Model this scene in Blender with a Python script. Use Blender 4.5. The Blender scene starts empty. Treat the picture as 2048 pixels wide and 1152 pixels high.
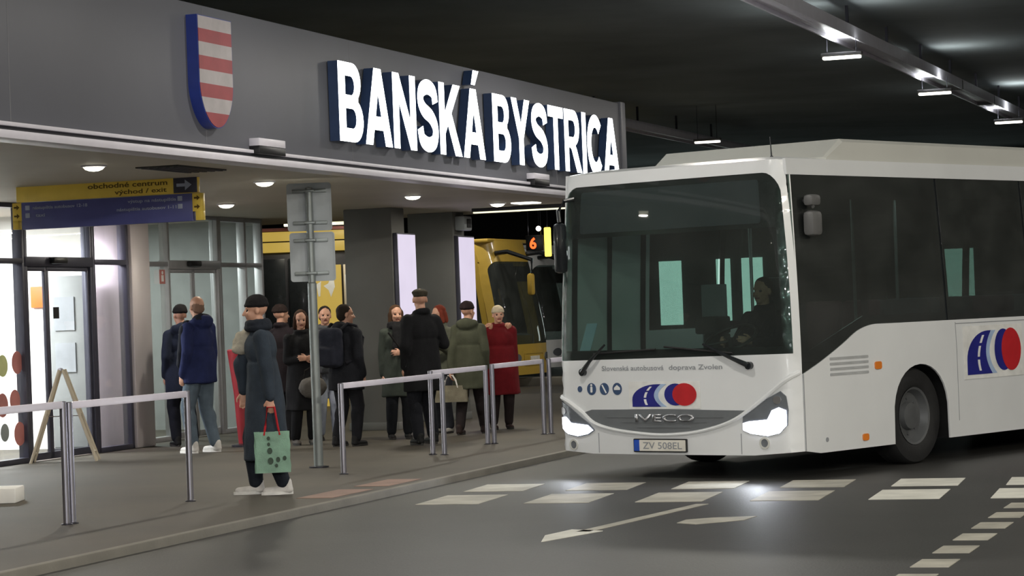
import bpy, bmesh, math, random
from mathutils import Vector, Matrix, noise
from mathutils.geometry import delaunay_2d_cdt

random.seed(7)
C = bpy.context.scene.collection
SC = bpy.context.scene
V = Vector

# ------------------------------------------------------------------ camera, world, exposure
EYE = 1.48            # eye height over the platform; the road lies a low kerb below it
ROAD = -0.06
FPX = 5000.0
TB = 0.329            # direction of the station front, kerb and canopy
PITCH = math.atan((622 - 576) / FPX)
ROLL = 0.0378
fw = V((0, math.cos(PITCH), math.sin(PITCH)))
up0 = V((0, -math.sin(PITCH), math.cos(PITCH)))
rt0 = V((1, 0, 0))
rt = rt0 * math.cos(ROLL) - up0 * math.sin(ROLL)
up = up0 * math.cos(ROLL) + rt0 * math.sin(ROLL)
cd = bpy.data.cameras.new('camera')
cam = bpy.data.objects.new('camera', cd)
C.objects.link(cam)
cam.matrix_world = Matrix(((rt.x, up.x, -fw.x, 0), (rt.y, up.y, -fw.y, 0), (rt.z, up.z, -fw.z, EYE), (0, 0, 0, 1)))
cd.sensor_width = 36
cd.lens = FPX * 36 / 2048
cd.clip_end = 400
SC.camera = cam
SC.view_settings.view_transform = 'Standard'
SC.view_settings.look = 'None'
SC.view_settings.gamma = 1
SC.view_settings.use_curve_mapping = False
SC.view_settings.exposure = 0.0

wd = bpy.data.worlds.new('night')
SC.world = wd
wd.use_nodes = True
wd.node_tree.nodes['Background'].inputs[0].default_value = (0.75, 0.85, 1.0, 1)
wd.node_tree.nodes['Background'].inputs[1].default_value = 0.030

BU = V((math.sin(TB), math.cos(TB), 0))
BN = V((math.cos(TB), -math.sin(TB), 0))


def W(u, v, z=0.0):
    """station frame: u along the station front, v out towards the road"""
    return BU * u + BN * v + V((0, 0, z))


def area_light(name, loc, target, power, sx, sy, color=(1, 1, 1), spread=math.pi):
    l = bpy.data.lights.new(name, 'AREA')
    l.shape = 'RECTANGLE'
    l.size = sx
    l.size_y = sy
    l.energy = power
    l.color = color
    l.spread = spread
    o = bpy.data.objects.new(name, l)
    o.location = loc
    d = (V(target) - V(loc)).normalized()
    o.rotation_euler = d.to_track_quat('-Z', 'Y').to_euler()
    C.objects.link(o)
    return o


# tube lights of the deck's ceiling: a row over the bus lane and a row over the next lane
TUBE_Z = 4.75
TUBES = [(5.2, -6.6), (12.3, -6.6), (19.4, -6.6), (26.0, -6.6), (33.58, -6.61), (40.64, -6.5), (48.7, -6.39)]
for u, v in TUBES:
    area_light('tube_glow', W(u, v, TUBE_Z - 0.05), W(u, v, 0), (68 if 15 < u < 22 else 120) if u < 42 else 80, 0.5, 0.09, (1.0, 0.95, 0.86))
    area_light('tube_upglow', W(u, v, TUBE_Z + 0.09), W(u, v, 9), 13, 0.5, 0.09, (0.95, 1.0, 0.98))
for u, v in ((46.0, -12.5), (46.5, -17.0)):
    area_light('tube_glow', W(u, v, TUBE_Z), W(u, v, 0), 62, 0.5, 0.09, (1.0, 0.96, 0.88))  # extra lamps without fixtures, added to brighten the far coach
for u, v in ((2.0, -1.0), (10.5, 0.5), (19.0, 0.5), (27.5, 0.5)):
    area_light('tube_glow', W(u, v, TUBE_Z - 0.05), W(u, v, 0), 105, 0.5, 0.09, (1.0, 0.95, 0.86))
    area_light('tube_upglow', W(u, v, TUBE_Z + 0.12), W(u, v, 9), 9, 0.5, 0.09, (0.92, 1.0, 0.98))
for x, y in ((9.0, 6.0), (11.5, 12.5)):
    area_light('tube_glow', (x, y, TUBE_Z), (x - 5, y + 6, 1.5), 260, 1.2, 0.12, (1.0, 0.93, 0.78))  # added lamps, tilted to brighten the side of the bus
for x, y in ((-4.5, -2.0), (0.5, -3.5), (5.0, -2.5)):
    area_light('tube_glow', (x, y, TUBE_Z), (x, y + 9, 0.4), 340, 1.2, 0.12, (1.0, 0.98, 0.94))


# added fill light behind the camera for the hanging sign, rails and people
area_light('front_fill', (-4.0, -7.0, 2.0), (-4.0, 20, 2.0), 190, 4.0, 1.6, (0.95, 0.97, 1.0))


# ------------------------------------------------------------------ materials
def lin(r, g, b):
    def f(c):
        c /= 255.0
        return c / 12.92 if c <= 0.04045 else ((c + 0.055) / 1.055) ** 2.4
    return (f(r), f(g), f(b), 1)


def mat(name, rgb, rough=0.6, metal=0.0, var=0.12, scale=6.0, bump=0.0, bscale=40.0, spec=0.5, coat=0.0, stretch=None):
    """a principled surface whose colour and roughness wander with noise in object space"""
    m = bpy.data.materials.new(name)
    m.use_nodes = True
    nt = m.node_tree
    b = nt.nodes['Principled BSDF']
    col = lin(*rgb)
    tc = nt.nodes.new('ShaderNodeTexCoord')
    src = tc.outputs['Object']
    if stretch:
        mp = nt.nodes.new('ShaderNodeMapping')
        mp.inputs['Scale'].default_value = stretch
        nt.links.new(src, mp.inputs[0])
        src = mp.outputs[0]
    n = nt.nodes.new('ShaderNodeTexNoise')
    n.inputs['Scale'].default_value = scale
    n.inputs['Detail'].default_value = 5
    nt.links.new(src, n.inputs['Vector'])
    r = nt.nodes.new('ShaderNodeValToRGB')
    r.color_ramp.elements[0].position = 0.3
    r.color_ramp.elements[1].position = 0.7
    r.color_ramp.elements[0].color = tuple(c * (1 - var) for c in col[:3]) + (1,)
    r.color_ramp.elements[1].color = tuple(min(1, c * (1 + var)) for c in col[:3]) + (1,)
    nt.links.new(n.outputs['Fac'], r.inputs[0])
    nt.links.new(r.outputs[0], b.inputs['Base Color'])
    b.inputs['Roughness'].default_value = rough
    b.inputs['Metallic'].default_value = metal
    b.inputs['Specular IOR Level'].default_value = spec
    b.inputs['Coat Weight'].default_value = coat
    if bump:
        n2 = nt.nodes.new('ShaderNodeTexNoise')
        n2.inputs['Scale'].default_value = bscale
        n2.inputs['Detail'].default_value = 4
        nt.links.new(src, n2.inputs['Vector'])
        bp = nt.nodes.new('ShaderNodeBump')
        bp.inputs['Strength'].default_value = bump
        bp.inputs['Distance'].default_value = 0.01
        nt.links.new(n2.outputs['Fac'], bp.inputs['Height'])
        nt.links.new(bp.outputs[0], b.inputs['Normal'])
    return m


def glow(name, rgb, strength, base=(255, 255, 255)):
    m = bpy.data.materials.new(name)
    m.use_nodes = True
    nt = m.node_tree
    b = nt.nodes['Principled BSDF']
    b.inputs['Base Color'].default_value = lin(*base)
    b.inputs['Emission Color'].default_value = lin(*rgb)
    tc = nt.nodes.new('ShaderNodeTexCoord')
    n = nt.nodes.new('ShaderNodeTexNoise')
    n.inputs['Scale'].default_value = 3
    nt.links.new(tc.outputs['Object'], n.inputs['Vector'])
    mr = nt.nodes.new('ShaderNodeMapRange')
    mr.inputs['To Min'].default_value = strength * 0.93
    mr.inputs['To Max'].default_value = strength * 1.07
    nt.links.new(n.outputs['Fac'], mr.inputs['Value'])
    nt.links.new(mr.outputs[0], b.inputs['Emission Strength'])
    return m


def glass(name, tint=(0.9, 0.95, 0.93), gloss_rough=0.02, ior=1.5, dust_haze=0.03):
    """clear pane: tinted see-through plus a Fresnel mirror, slightly dusty, the dust also standing in for reflected light"""
    m = bpy.data.materials.new(name)
    m.use_nodes = True
    nt = m.node_tree
    nt.nodes.remove(nt.nodes['Principled BSDF'])
    out = nt.nodes['Material Output']
    t = nt.nodes.new('ShaderNodeBsdfTransparent')
    t.inputs[0].default_value = (*tint, 1)
    g = nt.nodes.new('ShaderNodeBsdfGlossy')
    g.inputs['Roughness'].default_value = gloss_rough
    d = nt.nodes.new('ShaderNodeBsdfDiffuse')
    d.inputs[0].default_value = (0.5, 0.52, 0.5, 1)
    n = nt.nodes.new('ShaderNodeTexNoise')
    n.inputs['Scale'].default_value = 4
    mr = nt.nodes.new('ShaderNodeMapRange')
    mr.inputs['To Min'].default_value = dust_haze * 0.4
    mr.inputs['To Max'].default_value = dust_haze * 1.6
    nt.links.new(n.outputs['Fac'], mr.inputs['Value'])
    fr = nt.nodes.new('ShaderNodeFresnel')
    fr.inputs['IOR'].default_value = ior
    m1 = nt.nodes.new('ShaderNodeMixShader')
    nt.links.new(mr.outputs[0], m1.inputs[0])
    nt.links.new(t.outputs[0], m1.inputs[1])
    nt.links.new(d.outputs[0], m1.inputs[2])
    m2 = nt.nodes.new('ShaderNodeMixShader')
    ge = nt.nodes.new('ShaderNodeNewGeometry')
    iv = nt.nodes.new('ShaderNodeMath')
    iv.operation = 'SUBTRACT'
    iv.inputs[0].default_value = 1.0
    nt.links.new(ge.outputs['Backfacing'], iv.inputs[1])
    ml = nt.nodes.new('ShaderNodeMath')
    ml.operation = 'MULTIPLY'
    nt.links.new(fr.outputs[0], ml.inputs[0])
    nt.links.new(iv.outputs[0], ml.inputs[1])
    nt.links.new(ml.outputs[0], m2.inputs[0])
    nt.links.new(m1.outputs[0], m2.inputs[1])
    nt.links.new(g.outputs[0], m2.inputs[2])
    nt.links.new(m2.outputs[0], out.inputs[0])
    return m


M = {}
M['asphalt'] = mat('asphalt', (54, 53, 51), 0.5, var=0.14, scale=0.9, bump=0.25, bscale=60, spec=0.5)
M['paving'] = mat('paving', (70, 64, 54), 0.6, var=0.2, scale=0.7, bump=0.2, bscale=50)
M['kerbstone'] = mat('kerbstone', (118, 114, 105), 0.7, var=0.12, scale=3, bump=0.2)
M['paint_white'] = mat('paint_white', (226, 224, 214), 0.55, var=0.12, scale=5, bump=0.15)
M['paint_worn'] = mat('paint_worn', (176, 172, 160), 0.55, var=0.22, scale=4, bump=0.15)
M['tactile_red'] = mat('tactile_red', (140, 112, 100), 0.65, var=0.2, scale=3, bump=0.2)
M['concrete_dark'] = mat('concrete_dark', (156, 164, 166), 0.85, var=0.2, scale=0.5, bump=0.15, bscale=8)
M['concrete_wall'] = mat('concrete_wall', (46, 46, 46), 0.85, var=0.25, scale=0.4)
M['fascia'] = mat('fascia', (103, 104, 112), 0.5, var=0.05, scale=0.8, spec=0.4)
M['fascia_joint'] = mat('fascia_joint', (120, 120, 124), 0.6)
M['trim_white'] = mat('trim_white', (226, 222, 232), 0.35, var=0.05)
M['trim_dark'] = mat('trim_dark', (40, 40, 46), 0.5)
M['soffit'] = mat('soffit', (196, 188, 174), 0.6, var=0.07, scale=0.9)
M['column'] = mat('column', (106, 106, 104), 0.7, var=0.1, scale=1.5, bump=0.1)
M['steel_dark'] = mat('steel_dark', (70, 70, 78), 0.3, metal=0.85, var=0.08)
M['steel'] = mat('steel', (176, 174, 184), 0.28, metal=0.9, var=0.06, stretch=(12, 12, 0.6))
M['alu'] = mat('alu', (186, 186, 190), 0.4, metal=0.55, var=0.05)
M['alu_dark'] = mat('alu_dark', (78, 78, 92), 0.4, metal=0.4, var=0.08)
M['cladding'] = mat('cladding', (206, 198, 200), 0.32, metal=0.35, var=0.06, scale=2, stretch=(1, 1, 0.2))
M['white_int'] = mat('white_int', (232, 230, 226), 0.6, var=0.04)
M['grey_int'] = mat('grey_int', (140, 142, 142), 0.6, var=0.08)
M['frost'] = glass('frost', (0.80, 0.79, 0.83), 0.12, 1.6, 0.20)
M['pane'] = glass('pane', (0.86, 0.89, 0.88), 0.02, 1.5, 0.05)
M['rail_white'] = mat('rail_white', (236, 230, 244), 0.35, var=0.04)
M['orange'] = mat('orange', (235, 110, 45), 0.5)
M['black'] = mat('black', (22, 22, 24), 0.4)
M['rubber'] = mat('rubber', (30, 30, 31), 0.75, var=0.2, scale=12, bump=0.2)
M['sign_blue'] = mat('sign_blue', (86, 90, 150), 0.4, var=0.06)
M['sign_yellow'] = mat('sign_yellow', (250, 216, 92), 0.45, var=0.06)
M['sign_brown'] = mat('sign_brown', (104, 78, 22), 0.5)
M['sign_pale'] = mat('sign_pale', (170, 178, 200), 0.5)
M['shield_blue'] = mat('shield_blue', (40, 58, 138), 0.4)
M['shield_red'] = mat('shield_red', (150, 62, 68), 0.45)
M['shield_white'] = mat('shield_white', (172, 166, 168), 0.45)
M['letter_side'] = mat('letter_side', (44, 62, 96), 0.35)
M['letter_glow'] = glow('letter_glow', (250, 255, 253), 5.0)
M['tube_glow'] = glow('tube_glow', (255, 250, 235), 4.0)
M['down_glow'] = glow('down_glow', (255, 250, 225), 6.0)
M['panel_glow'] = glow('panel_glow', (224, 214, 236), 0.95, (70, 70, 74))
M['lamp_body'] = mat('lamp_body', (96, 96, 96), 0.5)
M['galv'] = mat('galv', (140, 146, 146), 0.42, metal=0.55, var=0.12, scale=5)
M['plate_back'] = mat('plate_back', (176, 182, 186), 0.55, metal=0.1, var=0.12, scale=4)
M['wood_pale'] = mat('wood_pale', (196, 184, 164), 0.55, var=0.1, stretch=(1, 1, 0.1), scale=14)
M['bus_white'] = mat('bus_white', (232, 234, 236), 0.3, var=0.03, scale=1.5, coat=0.4)
M['bus_white2'] = mat('bus_white2', (206, 206, 200), 0.4, var=0.03, scale=1.5)
M['bus_grey'] = mat('bus_grey', (124, 128, 132), 0.35, metal=0.25, var=0.06)
M['bus_black'] = mat('bus_black', (34, 37, 40), 0.22, var=0.1, coat=0.3)
M['bus_glass'] = glass('bus_glass', (0.60, 0.69, 0.66), 0.02, 1.35, 0.035)
M['bus_side_glass'] = glass('bus_side_glass', (0.34, 0.40, 0.38), 0.03, 1.5, 0.07)  # dust on both bus panes raised, standing in for reflected light
M['logo_blue'] = mat('logo_blue', (44, 46, 132), 0.35)
M['logo_pale'] = mat('logo_pale', (168, 190, 222), 0.4)
M['logo_red'] = mat('logo_red', (196, 44, 50), 0.35)
M['logo_white'] = mat('logo_white', (236, 236, 234), 0.35)
M['pict_blue'] = mat('pict_blue', (60, 82, 118), 0.4)
M['text_grey'] = mat('text_grey', (150, 153, 158), 0.5)
M['chrome'] = mat('chrome', (200, 200, 204), 0.38, metal=1.0, var=0.03)
M['head_glow'] = glow('head_glow', (236, 240, 255), 9.0)
M['lens'] = mat('lens', (150, 156, 164), 0.1, metal=0.5)
M['rim_grey'] = mat('rim_grey', (104, 106, 108), 0.5, metal=0.4, var=0.15)
M['amber'] = mat('amber', (226, 128, 48), 0.25)
M['plate_white'] = mat('plate_white', (232, 228, 218), 0.4)
M['eu_blue'] = mat('eu_blue', (40, 84, 190), 0.4)
M['seat_red'] = mat('seat_red', (92, 28, 40), 0.8)
M['seat_grey'] = mat('seat_grey', (58, 64, 72), 0.8)
M['bus_int'] = mat('bus_int', (58, 60, 60), 0.7)
M['reflection_blue'] = mat('reflection_blue', (205, 228, 255), 0.5)
M['yellow'] = mat('yellow', (200, 166, 72), 0.35, var=0.05, coat=0.3)
M['yellow_glow'] = glow('yellow_glow', (222, 188, 88), 0.62, (60, 50, 24))
M['led_red'] = glow('led_red', (255, 84, 34), 3.0, (30, 10, 8))
M['post_glow'] = glow('post_glow', (255, 226, 90), 2.2, (220, 190, 60))
M['backdrop_glow'] = glow('backdrop_glow', (212, 228, 222), 2.2, (120, 150, 140))
M['sticker_red'] = mat('sticker_red', (192, 122, 118), 0.5)
M['sticker_green'] = mat('sticker_green', (206, 212, 150), 0.5)
M['sticker_grey'] = mat('sticker_grey', (150, 158, 158), 0.5)
M['skin'] = mat('skin', (198, 150, 126), 0.5, var=0.06, scale=14)
M['lip'] = mat('lip', (150, 84, 78), 0.45)
M['eye'] = mat('eye', (34, 26, 24), 0.2)


# ------------------------------------------------------------------ mesh helpers
def link(o, parent=None):
    C.objects.link(o)
    if parent is not None:
        o.parent = parent
    return o


def build(name, bm, mats, parent=None, loc=(0, 0, 0), rotz=0.0, smooth=40, recalc=True):
    if recalc:
        bmesh.ops.recalc_face_normals(bm, faces=bm.faces)
    me = bpy.data.meshes.new(name)
    bm.to_mesh(me)
    bm.free()
    if not isinstance(mats, (list, tuple)):
        mats = [mats]
    for m in mats:
        me.materials.append(M[m] if isinstance(m, str) else m)
    if smooth:
        me.polygons.foreach_set('use_smooth', [True] * len(me.polygons))
        me.set_sharp_from_angle(angle=math.radians(smooth))
    o = bpy.data.objects.new(name, me)
    o.location = loc
    o.rotation_euler = (0, 0, rotz)
    return link(o, parent)


def tag(o, label=None, cat=None, group=None, kind=None):
    for k, v in (('label', label), ('category', cat), ('group', group), ('kind', kind)):
        if v:
            o[k] = v
    return o


def empty(name, loc, rotz, label, cat, group=None):
    o = bpy.data.objects.new(name, None)
    o.location = loc
    o.rotation_euler = (0, 0, rotz)
    o.empty_display_size = 0.2
    C.objects.link(o)
    return tag(o, label, cat, group)


def nb():
    return bmesh.new()


def box(bm, c, s, bevel=0.0, rot=None, mi=0):
    """axis-aligned (or rotated) box centred at c with full sizes s"""
    r = bmesh.ops.create_cube(bm, size=1)
    vs = r['verts']
    bmesh.ops.scale(bm, vec=s, verts=vs)
    fs = {f for v in vs for f in v.link_faces}
    if bevel:
        es = {e for v in vs for e in v.link_edges}
        rb = bmesh.ops.bevel(bm, geom=list(es), offset=bevel, segments=2, affect='EDGES', profile=0.5)
        vs = list({v for f in rb['faces'] for v in f.verts} | {v for v in vs if v.is_valid})
        fs = {f for v in vs for f in v.link_faces}
    for f in fs:
        f.material_index = mi
    mx = Matrix.Translation(c)
    if rot is not None:
        mx = mx @ rot.to_4x4()
    bmesh.ops.transform(bm, matrix=mx, verts=vs)
    return vs


def boxr(bm, lo, hi, bevel=0.0, mi=0):
    lo, hi = V(lo), V(hi)
    return box(bm, (lo + hi) / 2, hi - lo, bevel, mi=mi)


def frame_of(d):
    d = d.normalized()
    a = V((0, 0, 1)) if abs(d.z) < 0.9 else V((1, 0, 0))
    x = d.cross(a).normalized()
    return x, d.cross(x).normalized(), d


def tube(bm, pts, r, n=12, cap=True, mi=0):
    """round bar through the points; r a number or one per point"""
    pts = [V(p) for p in pts]
    rs = r if isinstance(r, (list, tuple)) else [r] * len(pts)
    rings = []
    for i, p in enumerate(pts):
        d = (pts[min(i + 1, len(pts) - 1)] - pts[max(i - 1, 0)])
        x, y, _ = frame_of(d)
        rings.append([bm.verts.new(p + (x * math.cos(2 * math.pi * k / n) + y * math.sin(2 * math.pi * k / n)) * rs[i]) for k in range(n)])
    for a, b in zip(rings, rings[1:]):
        for k in range(n):
            bm.faces.new((a[k], a[(k + 1) % n], b[(k + 1) % n], b[k])).material_index = mi
    if cap:
        bm.faces.new(rings[0]).material_index = mi
        bm.faces.new(rings[-1][::-1]).material_index = mi
    return rings


def lathe(bm, prof, c=(0, 0, 0), axis='z', n=24, mi=0, close=True):
    """profile of (radius, along) pairs turned about an axis through c"""
    c = V(c)
    rings = []
    for r, h in prof:
        ring = []
        for k in range(n):
            a = 2 * math.pi * k / n
            p = (r * math.cos(a), r * math.sin(a), h)
            if axis == 'x':
                p = (h, p[0], p[1])
            elif axis == 'y':
                p = (p[0], h, p[1])
            ring.append(bm.verts.new(c + V(p)))
        rings.append(ring)
    for a, b in zip(rings, rings[1:]):
        for k in range(n):
            bm.faces.new((a[k], a[(k + 1) % n], b[(k + 1) % n], b[k])).material_index = mi
    if close:
        bm.faces.new(rings[0]).material_index = mi
        bm.faces.new(rings[-1]).material_index = mi


def ell(bm, c, r, n=16, m=10, rot=None):
    mx = Matrix.Translation(c)
    if rot is not None:
        mx = mx @ rot.to_4x4()
    mx = mx @ Matrix.Diagonal((r[0], r[1], r[2], 1))
    bmesh.ops.create_uvsphere(bm, u_segments=n, v_segments=m, radius=1, matrix=mx)


def cap(bm, p0, p1, r0, r1, n=12, flat=None):
    """closed rounded cone; flat = (axis, factor) squeezes it along an axis"""
    p0, p1 = V(p0), V(p1)
    d = p1 - p0
    L = d.length
    if L < 1e-6:
        return
    x, y, z = frame_of(d)
    prof = []
    for k in range(5):
        a = math.pi / 2 * k / 4
        prof.append((r0 * math.sin(a), -r0 * math.cos(a)))
    for k in range(5):
        a = math.pi / 2 * k / 4
        prof.append((r1 * math.cos(a), L + r1 * math.sin(a)))
    rings = []
    for i, (r, h) in enumerate(prof):
        c = p0 + z * h
        if r < 1e-6:
            rings.append([bm.verts.new(c)])
            continue
        ring = []
        for k in range(n):
            o = (x * math.cos(2 * math.pi * k / n) + y * math.sin(2 * math.pi * k / n)) * r
            if flat:
                ax = V(flat[0])
                o = o - ax * (o.dot(ax) * (1 - flat[1]))
            ring.append(bm.verts.new(c + o))
        rings.append(ring)
    for a, b in zip(rings, rings[1:]):
        for k in range(n):
            k2 = (k + 1) % n
            if len(a) == 1:
                bm.faces.new((a[0], b[k2], b[k]))
            elif len(b) == 1:
                bm.faces.new((a[k], a[k2], b[0]))
            else:
                bm.faces.new((a[k], a[k2], b[k2], b[k]))


def inside(p, poly):
    r = False
    n = len(poly)
    for i in range(n):
        a, b = poly[i], poly[(i + 1) % n]
        if (a[1] > p[1]) != (b[1] > p[1]) and p[0] < (b[0] - a[0]) * (p[1] - a[1]) / (b[1] - a[1]) + a[0]:
            r = not r
    return r


def patch(bm, outer, holes, step, fmap, off=0.0, thick=0.0, mi=0):
    """a flat outline with holes, finely triangulated, laid on the surface fmap(x, y, off) and given thickness"""
    vs, es = [], []
    for loop in [outer] + list(holes):
        st = len(vs)
        dense = []
        for i in range(len(loop)):
            a, b = loop[i], loop[(i + 1) % len(loop)]
            k = max(1, int(math.ceil(math.hypot(b[0] - a[0], b[1] - a[1]) / step)))
            for j in range(k):
                dense.append((a[0] + (b[0] - a[0]) * j / k, a[1] + (b[1] - a[1]) * j / k))
        vs += dense
        n = len(dense)
        es += [(st + i, st + (i + 1) % n) for i in range(n)]
    x0, x1 = min(p[0] for p in outer), max(p[0] for p in outer)
    y0, y1 = min(p[1] for p in outer), max(p[1] for p in outer)
    nx, ny = int((x1 - x0) / step), int((y1 - y0) / step)
    for i in range(1, nx + 1):
        for j in range(1, ny + 1):
            p = (x0 + (i - 0.5 * (j % 2)) * step, y0 + j * step)
            if inside(p, outer) and not any(inside(p, h) for h in holes):
                vs.append(p)
    ov, oe, of, _, _, _ = delaunay_2d_cdt([V(p) for p in vs], es, [], 0, 1e-5)
    tris = []
    for f in of:
        c = (sum(ov[i].x for i in f) / len(f), sum(ov[i].y for i in f) / len(f))
        if inside(c, outer) and not any(inside(c, h) for h in holes):
            tris.append(f)
    front = [bm.verts.new(fmap(p.x, p.y, off)) for p in ov]
    for f in tris:
        bm.faces.new([front[i] for i in f]).material_index = mi
    if thick:
        back = [bm.verts.new(fmap(p.x, p.y, off - thick)) for p in ov]
        cnt = {}
        for f in tris:
            bm.faces.new([back[i] for i in reversed(f)]).material_index = mi
            for i in range(len(f)):
                a, b = f[i], f[(i + 1) % len(f)]
                k = (min(a, b), max(a, b))
                cnt[k] = cnt.get(k, 0) + 1
        for (a, b), c in cnt.items():
            if c == 1:
                bm.faces.new((front[a], front[b], back[b], back[a])).material_index = mi
        loose = [v for v in back if not v.link_faces]
        for v in loose:
            bm.verts.remove(v)
    for v in [v for v in front if v.is_valid and not v.link_faces]:
        bm.verts.remove(v)


def rrect(x0, y0, x1, y1, r=0.05, n=5, corners=(1, 1, 1, 1)):
    pts = []
    for (cx, cy, a0, on) in ((x1 - r, y0 + r, -90, corners[0]), (x1 - r, y1 - r, 0, corners[1]), (x0 + r, y1 - r, 90, corners[2]), (x0 + r, y0 + r, 180, corners[3])):
        if on:
            for k in range(n + 1):
                a = math.radians(a0 + 90 * k / n)
                pts.append((cx + r * math.cos(a), cy + r * math.sin(a)))
        else:
            sx = 1 if a0 in (-90, 0) else -1
            sy = 1 if a0 in (0, 90) else -1
            pts.append((cx + sx * r, cy + sy * r))
    return pts


def disc(cx, cy, rx, ry=None, n=24, a0=0, a1=360):
    ry = ry or rx
    full = a1 - a0 >= 360
    k = n if full else n + 1
    return [(cx + rx * math.cos(math.radians(a0 + (a1 - a0) * i / n)), cy + ry * math.sin(math.radians(a0 + (a1 - a0) * i / n))) for i in range(k)]


def text_bm(s, w=None, h=None, bold=0.0, depth=0.0, spacing=1.0):
    """letters as a mesh in the XY plane: lower left at the origin, fitted to width w and/or capital height h"""
    cu = bpy.data.curves.new('t', 'FONT')
    cu.body = s
    cu.size = 1
    cu.offset = bold
    cu.space_character = spacing
    cu.extrude = 0.5 if depth else 0
    cu.resolution_u = 4
    cu.fill_mode = 'BOTH' if depth else 'FRONT'
    o = bpy.data.objects.new('t', cu)
    C.objects.link(o)
    dg = bpy.context.evaluated_depsgraph_get()
    me = bpy.data.meshes.new_from_object(o.evaluated_get(dg))
    bpy.data.objects.remove(o)
    bm = nb()
    bm.from_mesh(me)
    bpy.data.meshes.remove(me)
    bmesh.ops.remove_doubles(bm, verts=bm.verts, dist=1e-5)
    xs = [v.co.x for v in bm.verts]
    ys = [v.co.y for v in bm.verts]
    x0, x1, y0 = min(xs), max(xs), min(ys)
    capm = 0.729
    sx = w / (x1 - x0) if w else None
    sy = h / capm if h else None
    if sx is None:
        sx = sy
    if sy is None:
        sy = sx
    for v in bm.verts:
        v.co = V(((v.co.x - x0) * sx, v.co.y * sy, v.co.z * 2 * depth if depth else 0))
    return bm


def merge(dst, src, mx, mi=None):
    bmesh.ops.transform(src, matrix=mx, verts=src.verts)
    if mi is not None:
        for f in src.faces:
            f.material_index = mi
    me = bpy.data.meshes.new('tmp')
    src.to_mesh(me)
    src.free()
    dst.from_mesh(me)
    bpy.data.meshes.remove(me)


def to_station(z0, u0, v0):
    """text XY plane -> upright on a plane of constant v (station frame, local x=v, y=u)"""
    return Matrix(((0, 0, 1, v0), (1, 0, 0, u0), (0, 1, 0, z0), (0, 0, 0, 1)))


def sbuild(name, bm, mats, parent=None, u=0.0, v=0.0, z=0.0, **k):
    """link a mesh whose local axes are x = out to the road, y = along the station, z up, origin at (u, v)"""
    return build(name, bm, mats, parent, W(u, v, z), -TB, **k)


ROT = -TB


# ------------------------------------------------------------------ ground, deck, canopy
def struct(o):
    o['kind'] = 'structure'
    return o


# road
bm = nb()
boxr(bm, (-60, -25, ROAD - 0.3), (60, 120, ROAD))
struct(sbuild('road', bm, 'asphalt'))
# platform with its kerb line
KV = -7.93
bm = nb()
boxr(bm, (-34, -12, ROAD - 0.2), (KV - 0.07, 42.0, 0.0))
struct(sbuild('floor', bm, 'paving'))
bm = nb()
boxr(bm, (KV - 0.07, -12, ROAD - 0.2), (KV, 42.0, 0.004), 0.01)
struct(sbuild('kerb', bm, 'kerbstone'))
# far island in front of the coach
bm = nb()
boxr(bm, (-30, 48.6, ROAD - 0.1), (-8.5, 48.85, 0.10), 0.02)
struct(sbuild('kerb_far', bm, 'kerbstone'))
bm = nb()
boxr(bm, (-30, 48.85, ROAD - 0.1), (-8.5, 51.0, 0.06))
struct(sbuild('pavement_far', bm, 'paving'))

# ceiling deck
bm = nb()
boxr(bm, (-40, -25, 5.5), (60, 90, 5.9))
struct(sbuild('ceiling', bm, 'concrete_dark'))
for i, u in enumerate((3, 17.5)):
    bm = nb()
    boxr(bm, (-9.4, u, 5.28), (40, u + 0.5, 5.52), 0.02)
    struct(sbuild('ceiling_rib', bm, 'concrete_dark'))
# far walls
bm = nb()
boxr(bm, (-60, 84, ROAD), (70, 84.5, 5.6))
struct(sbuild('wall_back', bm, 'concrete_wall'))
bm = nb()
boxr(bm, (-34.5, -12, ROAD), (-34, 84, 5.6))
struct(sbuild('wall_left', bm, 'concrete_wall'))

# canopy: fascia, double trim, soffit
FV = -9.14
bm = nb()
boxr(bm, (FV - 0.22, 2.0, 2.93), (FV, 31.55, 4.14), 0.01)
for u in (6.2, 9.4, 12.6, 15.8, 19.0, 22.2, 25.4, 28.6):
    boxr(bm, (FV - 0.01, u - 0.004, 2.95), (FV + 0.002, u + 0.004, 4.12), mi=1)
boxr(bm, (FV - 0.24, 31.36, 2.93), (FV + 0.03, 31.56, 4.16), 0.015)
struct(sbuild('wall_canopy', bm, ['fascia', 'fascia_joint']))
for i, (z0, z1, vv, m) in enumerate(((2.935, 2.965, 0.045, 'trim_white'), (2.905, 2.935, 0.02, 'trim_dark'), (2.845, 2.905, 0.05, 'trim_white'))):
    bm = nb()
    boxr(bm, (FV - 0.2, 2.0, z0), (FV + vv, 31.6, z1), 0.004)
    struct(sbuild('trim_%d' % (i + 1), bm, m))
bm = nb()
boxr(bm, (-11.3, 2.0, 2.88), (FV - 0.02, 31.6, 2.95))
boxr(bm, (-20.0, 2.0, 2.88), (-11.3, 33.6, 2.95))
boxr(bm, (-20.0, 2.0, 2.95), (FV - 0.2, 2.15, 4.1))
struct(sbuild('ceiling_canopy', bm, 'soffit'))
bm = nb()
boxr(bm, (-20, 2.0, 2.95), (FV - 0.22, 31.5, 3.1))
struct(sbuild('roof_canopy', bm, 'concrete_dark'))
# long dark vent slots in the soffit
bm = nb()
boxr(bm, (-10.28, 19.9, 2.868), (-9.86, 20.9, 2.884), 0.004)
for k in range(5):
    boxr(bm, (-10.24 + k * 0.08, 19.94, 2.862), (-10.2 + k * 0.08, 20.86, 2.872), mi=1)
tag(sbuild('air_vent', bm, ['black', 'trim_dark']), 'long dark air vent slot in the canopy soffit', 'vent')

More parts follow.
